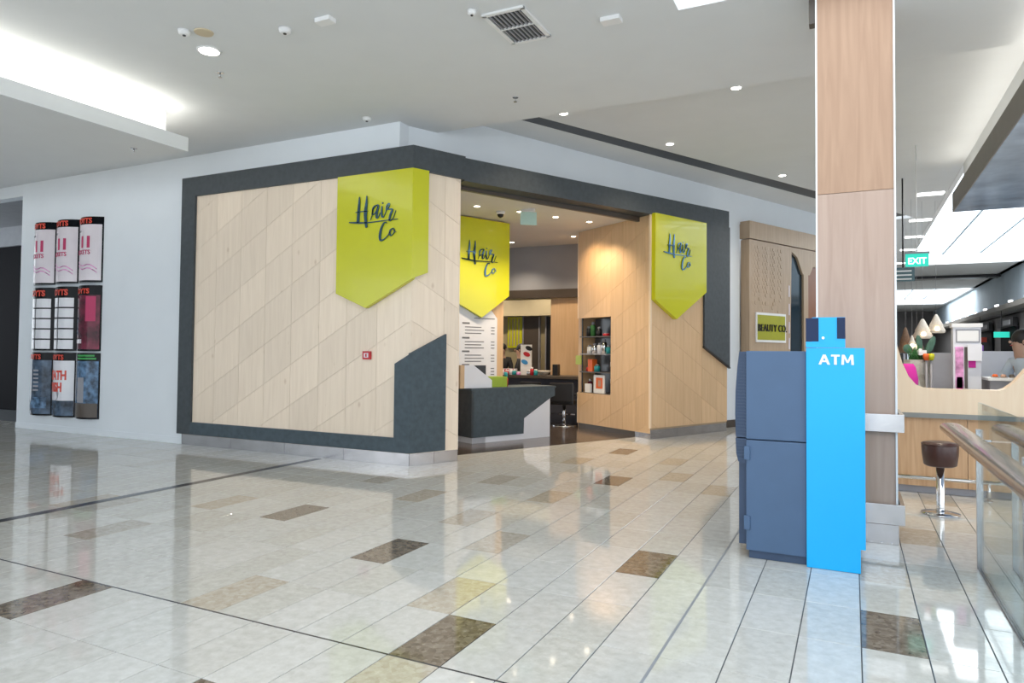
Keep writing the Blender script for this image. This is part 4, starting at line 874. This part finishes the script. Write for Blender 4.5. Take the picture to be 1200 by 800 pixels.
for x, z, rx, rz, tl, lb in ((.615, 1.58, .05, .055, -.5, 'left rounded cactus pad in the planter'), (.74, 1.65, .035, .10, -.15, 'tall cactus pad behind the planter'), (.86, 1.62, .04, .12, .35, 'tilted cactus pad at right of the planter')):
    mb = MB(); mb.lathe((0, 0, 0), [(math.sin(a), -math.cos(a)) for a in [math.pi*(i+.4)/10 for i in range(10)]], 14)
    mb.v = [Vector((x+v.x*rx*math.cos(tl)+v.z*rz*math.sin(tl), 9.9+v.y*.02, z-v.x*rx*math.sin(tl)+v.z*rz*math.cos(tl))) for v in mb.v]
    tag(mb.build('cactus_pad', 'cactus'), lb, 'plant', 'cactus pads in the kiosk')
ms_ = MB().lathe((.585, 9.3, 1.02), [(.05, 0), (.095, .08), (.10, .2), (.075, .34), (.05, .38)], 16)
mc = empty('tub_chair', (.585, 9.3, 0), 'magenta upholstered chair just inside the kiosk opening', 'chair'); ms_.build('backrest', 'magenta', mc)
MB().lathe((.585, 9.36, .005), [(.09, 0), (.03, .03), (.03, .99), (.06, 1.015)], 14).build('pedestal', 'grey', mc)
for x, m_, lb in ((.79, 'orange', 'orange-red flower pot on a thin stand'), (.84, 'lime', 'yellow pot on a thin stand')):
    p = empty('flower_pot', (x, 9.6, 0), lb, 'pot'); MB().lathe((x, 9.6, 1.44), [(.025, 0), (.038, .05), (.03, .08)], 12).build('pot', m_, p); MB().rod((x, 9.6, .005), (x, 9.6, 1.44), .012).build('stand', 'grey', p)
tag(MB().box(.72, .80, 9.66, 9.72, 1.50, 1.56).lathe((.735, 9.69, 1.5), [(.03, 0), (.035, .05), (.01, .08)], 10).build('white_flowers', 'pure'), 'white blossoms above the orange pot', 'flowers')
for i, x in enumerate((1.46, 1.54, 1.62)):
    f = empty('pastry_tray', (x, 9.55, 1.251), ['first pastry tray left on the serving counter', 'middle pastry tray on the serving counter', 'third pastry tray right on the serving counter'][i], 'tray', 'pastry trays'); MB().box(x-.035, x+.035, 9.5, 9.6, 1.251, 1.262).build('tray', 'chrome', f); MB().lathe((x, 9.55, 1.262), [(.028, 0), (.03, .015), (.015, .03)], 10).build('pastry', ['orange', 'skin', 'brownp'][i], f)
tag(MB().box(1.36, 1.46, 10.3, 10.4, 1.56, 1.63).build('purple_box', 'purple'), 'purple box on the ribbed back counter', 'box')
person('person', (2.02, 10.35, .02), math.radians(115), 'person in a pale blue shirt leaning over the kiosk counter', 'shirtw', False, .22, 1.0)
# hanging woven lamps
def pendant(x, y, z, r, h, m_, lb):
    p = empty('woven_pendant', (x, y, z), lb, 'pendant lamp', 'woven pendant lamps beyond the kiosk')
    prof = [(r*.95, 0), (r, h*.15), (r*.75, h*.35), (r*.78, h*.42), (r*.45, h*.7), (r*.25, h*.9), (r*.1, h)]
    MB().lathe((x, y, z), prof, 16).build('shade', m_, p); MB().rod((x, y, z+h), (x, y, ZF), .003, 6).build('cord', 'grey', p); MB().lathe((x, y-r*1.02, z+h*.12), [(.03, 0), (.05, .04), (.03, .08)], 10).build('bulb', 'glow', p)
pendant(1.36, 17.3, 1.86, .19, .42, 'cream', 'cream tiered woven pendant, left of the pair'); pendant(1.62, 17.4, 1.98, .17, .40, 'cream', 'pale cone shaped woven pendant')
pendant(1.03, 17.2, 1.55, .14, .55, 'brownw', 'dark brown woven pendant beside the column'); pendant(1.25, 17.3, 1.60, .13, .45, 'brownw', 'brown woven pendant under the cream ones'); pendant(1.14, 17.0, 1.62, .09, .30, 'cream', 'small cream pendant between the brown ones')
# hanging exit sign and hanging directory
ex2 = empty('exit_sign', (.92, 12.6, 3.0), 'green EXIT sign hanging on a rod near the column', 'sign')
MB().box(.765, 1.08, 12.60, 12.66, 2.90, 3.10).build('box', 'exitg', ex2); MB().box(.75, 1.095, 12.59, 12.67, 3.10, 3.13).build('housing', 'grey', ex2)
MB().rod((.92, 12.63, 3.13), (.92, 12.63, ZF), .008, 6).build('rod', 'pure', ex2)
text('letters', 'EXIT', YF(12.60), .922, 2.94, .14, 0, .006, 'exitw', ex2, .003, .9, 'CENTER')
dr = empty('directory_sign', (.87, 14.9, 2.9), 'dark hanging directory sign left of the green exit sign', 'sign')
MB().box(.62, 1.05, 14.88, 14.94, 2.88, 3.14).build('board', mat('dark_teal_board', (.06, .12, .14), .3), dr); MB().rod((.86, 14.91, 3.14), (.86, 14.91, ZF), .014, 6).build('rod', 'black', dr)
for i in range(3): MB().box(.74, 1.0, 14.87, 14.88, 2.91+i*.075, 2.935+i*.075).build('text_line', 'pure', dr)
# ------------------------------------------------------------------ far right side of the mall
struct(MB().box(5.48, 5.7, 14.2, 62, 3.40, ZF).build('wall_far_right', 'bluewall'), 'pale blue upper wall at the far right')
struct(MB().box(5.0, 5.7, 14.2, 62, 3.22, 3.40).build('trim_11', 'band'), 'long canopy over the far shops')
struct(MB().box(5.5, 5.7, 14.2, 62, 0, 3.1).build('wall_far_shops', 'fgrey'), 'grey fronts of the far shops')
struct(MB().box(5.3, 5.5, 14.2, 62, 3.08, 3.16).build('trim_12', 'black'), 'dark rail above the far shops')
struct(MB().box(-4, 5.7, 61, 61.2, 0, ZF).build('wall_far_end', 'fgrey'), 'grey far end wall of the mall')
struct(MB().box(-.2, 0.0, 19.4, 61, 0, ZF).build('wall_far_left_shops', 'fgrey'), 'grey shop wall beyond the neighbouring shopfront')
for i in range(9):
    y = 27+i*2.6; tag(MB().box(4.96, 5.04, y-.2, y+.2, 3.40, 3.46).build('canopy_light', 'lineled'), '%s white light on the far canopy' % ['nearest', 'second nearest', 'third', 'fourth', 'fifth', 'sixth', 'seventh', 'second farthest', 'farthest'][i], 'light', 'row of lights along the far canopy')
struct(MB().box(1.0, 5.4, 33.8, 34.5, ZF-.12, ZF-.01).build('trim_13', 'black'), 'black slot in the ceiling bulkhead between skylights')
for y0_, y1_, z, lb in ((31, 34, 2.6, 'nearest dark shop opening on the far right'), (36, 40, 2.6, 'second dark shop opening on the far right'), (43, 48, 2.6, 'farthest dark shop opening on the far right')):
    d = empty('far_shop_opening', (5.45, (y0_+y1_)/2, 0), lb, 'shop'); MB().box(5.40, 5.5, y0_, y1_, .002, z).build('opening', 'shopdark', d); MB().box(5.3, 5.45, y0_, y1_, z, z+.35).build('sign_band', 'black', d); MB().box(5.28, 5.3, y0_+.5, y1_-1.2, z+.08, z+.26).build('sign_panel', 'posterw', d)
for y, z, m_, lb in ((32, 2.2, 'exitg', 'green hanging sign by the far shops'), (37, 2.1, 'redp', 'small red lit sign by the far shops')):
    x_ = 5.12
    h = empty('hanging_sign', (x_, y, z), lb, 'sign'); MB().box(x_-.25, x_+.25, y, y+.05, z, z+.22).build('panel', m_, h); MB().rod((x_, y, z+.22), (x_, y, 3.22), .012, 6).build('rod', 'black', h)
for i, (x, y) in enumerate(((2.6, 24), (3.6, 27), (2.1, 30))):
    k = empty('clothes_rack', (x, y, 0), ['nearest', 'middle', 'farthest'][i]+' clothes rack on the far mall floor', 'rack')
    MB().rod((x-.6, y, 1.55), (x+.6, y, 1.55), .02, 6).rod((x-.6, y, .005), (x-.6, y, 1.55), .02, 6).rod((x+.6, y, .005), (x+.6, y, 1.55), .02, 6).build('rail', 'chrome', k)
    for j in range(8): MB().box(x-.52+j*.13, x-.45+j*.13, y-.2, y+.2, .75, 1.54).build('garment', ['shirtb', 'grey', 'shirtw', 'brownp', 'navyc'][j % 5], k)

for i, x in enumerate((.9, 1.8, 2.7)):  # unseen spots added to brighten the pale shell
    d = empty('added_spot', (x, 8.45, ZF), ['left', 'middle', 'right'][i]+' added ceiling spot brightening the kiosk shell', 'light', 'added spots over the kiosk')
    MB().lathe((x, 8.45, ZF-.012), [(.06, 0), (.07, .0125)], 16).build('lens', 'lamp', d)
    lamp('SPOT', (x, 8.45, ZF-.06), 420, (1, .88, .70), .05, aim=(x, 8.75, 1.0), spot_size=.9, spot_blend=.7)
